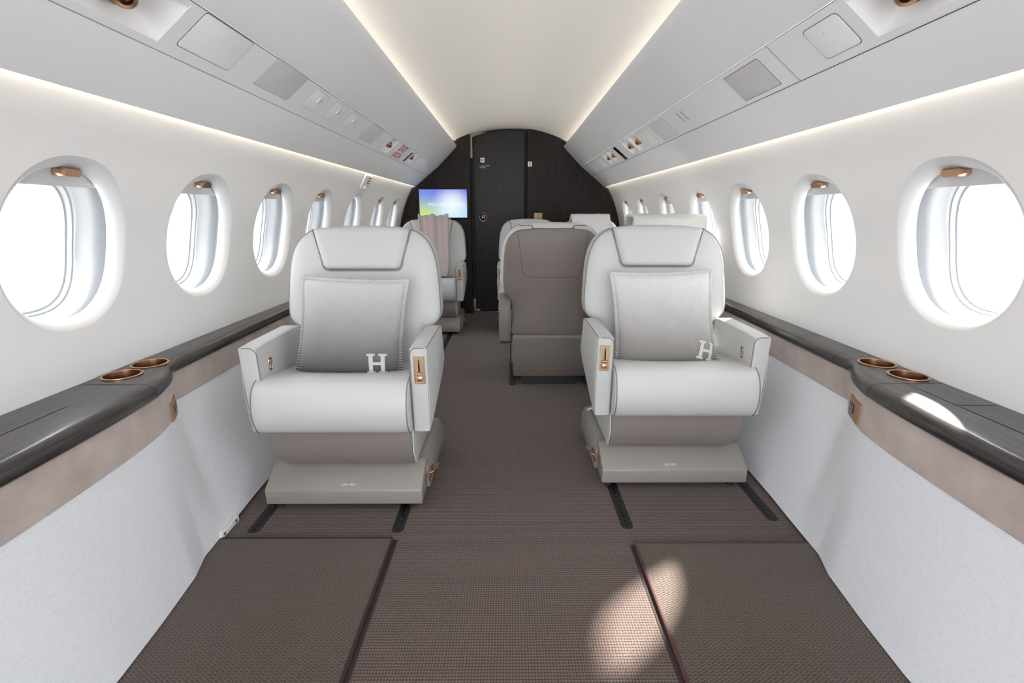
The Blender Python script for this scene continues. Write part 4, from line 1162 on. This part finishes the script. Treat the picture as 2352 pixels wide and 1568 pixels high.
# ------------------------------------------------------------------ pillows
def pillow(loc, rot, w, h, T, m, label, hpos, hrot, hsize):
    t = thing('pillow', label, 'pillow', loc)
    t.rotation_euler = rot
    def shape(u, v, s):
        pin = 1 - 0.075 * (1 - abs(v) ** 2) ; pin2 = 1 - 0.045 * (1 - abs(u) ** 2)
        x = u * w / 2 * pin; z = v * h / 2 * pin2
        k = max(0.0, (1 - u * u) * (1 - v * v))
        wr = 0.0035 * math.sin(7 * u + 3 * v) * math.sin(5 * v - 2 * u) * k
        return Vector((x, -s * (T * k ** 0.42 + wr) if k > 0 else 0, z))
    N = 40
    bm = bmesh.new()
    for s in (1, -1):
        g = [[bm.verts.new(shape(-1 + 2 * i / N, -1 + 2 * j / N, s)) for j in range(N + 1)] for i in range(N + 1)]
        for i in range(N):
            for j in range(N): bm.faces.new((g[i][j], g[i + 1][j], g[i + 1][j + 1], g[i][j + 1]))
    bmesh.ops.remove_doubles(bm, verts=bm.verts, dist=1e-5)
    c = obj('cover', bm, m, t, smooth=80)
    edge = [shape(-1 + 2 * i / 40, -1, 0) for i in range(40)] + [shape(1, -1 + 2 * i / 40, 0) for i in range(40)] + [shape(1 - 2 * i / 40, 1, 0) for i in range(40)] + [shape(-1, 1 - 2 * i / 40, 0) for i in range(40)]
    edge = [e * 1.014 for e in edge]
    bm = bmesh.new(); add_tube(bm, edge, 0.0080, 8, closed=True); eg = obj('edge_roll', bm, m, t, smooth=60)
    bm = bmesh.new()
    for i in range(160):
        e = edge[i]; q = edge[(i + 1) % 160]; d = (q - e).normalized(); n = Vector((d.z, 0, -d.x))
        r = 0.0092
        add_tube(bm, [e + n * (r * math.cos(a)) + Vector((0, -1, 0)) * (r * math.sin(a)) for a in (-0.5, 0.2, 0.9, 1.57, 2.2, 2.9)], 0.0010, 4)
    st = obj('blanket_stitch', bm, 'pillow_edge', t, smooth=60)
    st['label'] = 'pale blanket stitch'
    # woven serif H
    bm = bmesh.new()
    def rect(x0, x1, z0, z1):
        nx, nz = max(1, round((x1 - x0) / 0.08)), max(1, round((z1 - z0) / 0.08))
        vs = []
        for i in range(nx + 1):
            row = []
            for j in range(nz + 1):
                a = x0 + (x1 - x0) * i / nx; b = z0 + (z1 - z0) * j / nz
                ca, sa = math.cos(hrot), math.sin(hrot)
                px = hpos[0] + (a * ca - b * sa) * hsize; pz = hpos[1] + (a * sa + b * ca) * hsize
                u, v = px / (w / 2), pz / (h / 2)
                p = shape(u / (1 - 0.075 * (1 - v * v)), v / (1 - 0.045 * (1 - u * u)), 1)
                row.append(bm.verts.new(p + Vector((0, -0.0022, 0))))
            vs.append(row)
        for i in range(nx):
            for j in range(nz): bm.faces.new((vs[i][j], vs[i + 1][j], vs[i + 1][j + 1], vs[i][j + 1]))
    for sx_ in (-1, 1):
        c0 = sx_ * 0.29
        rect(c0 - 0.10, c0 + 0.10, -0.42, 0.42)
        rect(c0 - 0.20, c0 + 0.20, 0.38, 0.50); rect(c0 - 0.20, c0 + 0.20, -0.50, -0.38)
    rect(-0.20, 0.20, -0.075, 0.075)
    o = obj('letter', bm, 'pillow_edge', t, smooth=60); o['label'] = 'pale woven letter H'
    return t
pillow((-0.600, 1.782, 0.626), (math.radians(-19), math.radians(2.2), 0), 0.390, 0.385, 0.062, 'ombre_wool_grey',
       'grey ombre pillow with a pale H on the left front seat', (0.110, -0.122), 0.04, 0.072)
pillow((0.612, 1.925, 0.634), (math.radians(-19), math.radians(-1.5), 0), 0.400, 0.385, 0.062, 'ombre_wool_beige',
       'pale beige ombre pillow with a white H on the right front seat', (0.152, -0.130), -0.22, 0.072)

# ------------------------------------------------------------------ cloths
def drape(name, label, cat, loc, rz, path, w0, w1, m, folds, seed, th=0.006):
    rnd = random.Random(seed)
    root = thing(name, label, cat, loc, rz)
    P = smooth_path([(0, y, z) for y, z in path], 8)
    bm = bmesh.new(); NX = 36; rows = []
    ph = [rnd.uniform(0, 6) for _ in range(4)]
    for i, p in enumerate(P):
        t = i / (len(P) - 1)
        tan = (P[min(i + 1, len(P) - 1)] - P[max(i - 1, 0)]).normalized(); n = Vector((0, -tan.z, tan.y))
        if n.y > 0 and abs(n.y) > 0.3: n = -n
        row = []
        w = w0 + (w1 - w0) * t
        for j in range(NX + 1):
            u = -1 + 2 * j / NX
            f = folds * (0.35 + 0.65 * math.sin(PI * min(1, t * 1.2)) ** 2)
            d = f * (0.6 * math.sin(6.5 * u + ph[0] + 2.2 * t) + 0.4 * math.sin(13 * u + ph[1] - 3 * t)) + f
            row.append(p + n * (d + 0.004) + Vector((u * w / 2 + 0.006 * math.sin(9 * t + ph[2]), 0, 0)))
        rows.append([bm.verts.new(q) for q in row])
    for a, b in zip(rows[:-1], rows[1:]):
        for j in range(NX): bm.faces.new((a[j], a[j + 1], b[j + 1], b[j]))
    o = obj('cloth', bm, m, root, smooth=80)
    md = o.modifiers.new('thickness', 'SOLIDIFY'); md.thickness = th; md.offset = 1
    return root
drape('blanket', 'mauve blanket draped over the far left seat back and down its front', 'blanket', (-0.715, 4.240, 0), 0,
      [(0.60, 0.80), (0.585, 0.95), (0.572, 1.008), (0.53, 1.022), (0.47, 1.022), (0.425, 1.012), (0.400, 0.96), (0.378, 0.82), (0.355, 0.68), (0.338, 0.56), (0.30, 0.505), (0.22, 0.505), (0.12, 0.515)], 0.295, 0.255, 'mauve_blanket', 0.013, 3, 0.005)
drape('towel', 'white towel folded over the headrest of the far right seat', 'towel', (0.752, 4.300, 0), 0,
      [(0.585, 0.90), (0.575, 0.99), (0.56, 1.022), (0.51, 1.034), (0.46, 1.034), (0.415, 1.022), (0.395, 0.97), (0.375, 0.86)], 0.36, 0.36, 'towel_white', 0.002, 5, 0.014)
drape('towel', 'pale towel lying on the headrest just behind the right front seat', 'towel', (0.865, 3.300, 0), PI,
      [(0.585, 0.90), (0.575, 0.99), (0.56, 1.024), (0.51, 1.038), (0.46, 1.038), (0.415, 1.022), (0.395, 0.97), (0.375, 0.86)], 0.40, 0.40, 'towel_marled', 0.004, 9, 0.012)

# ------------------------------------------------------------------ distant hills beyond the airfield
def hills(side):
    rnd = random.Random(4 + side)
    bm = bmesh.new(); D = 900 * side; n = 70; rows = []
    for k, (dx, hf) in enumerate(((0, 0.0), (20, 0.5), (45, 1.0), (90, 0.6), (150, 0.0))):
        row = []
        for i in range(n + 1):
            y = -500 + 3500 * i / n
            h = (16 + 9 * math.sin(i * 0.55 + side) + 6 * math.sin(i * 1.3) + rnd.uniform(-2, 2)) * hf
            row.append(bm.verts.new((D + side * dx, y, h - 3)))
        rows.append(row)
    for a, b in zip(rows[:-1], rows[1:]):
        for i in range(n): bm.faces.new((a[i], a[i + 1], b[i + 1], b[i]))
    o = obj('hill_range', bm, 'hill_haze_' + ('left' if side < 0 else 'right'), None, smooth=80)
    tag(o, 'faint hazy hills seen through the %s windows' % ('left' if side < 0 else 'right'), 'hills')
mat('hill_haze_left', (0.055, 0.066, 0.072), 1.0)
mat('hill_haze_right', (0.13, 0.155, 0.19), 1.0)  # paler than the left range: haze on the unlit side put into the colour
hills(-1); hills(1)
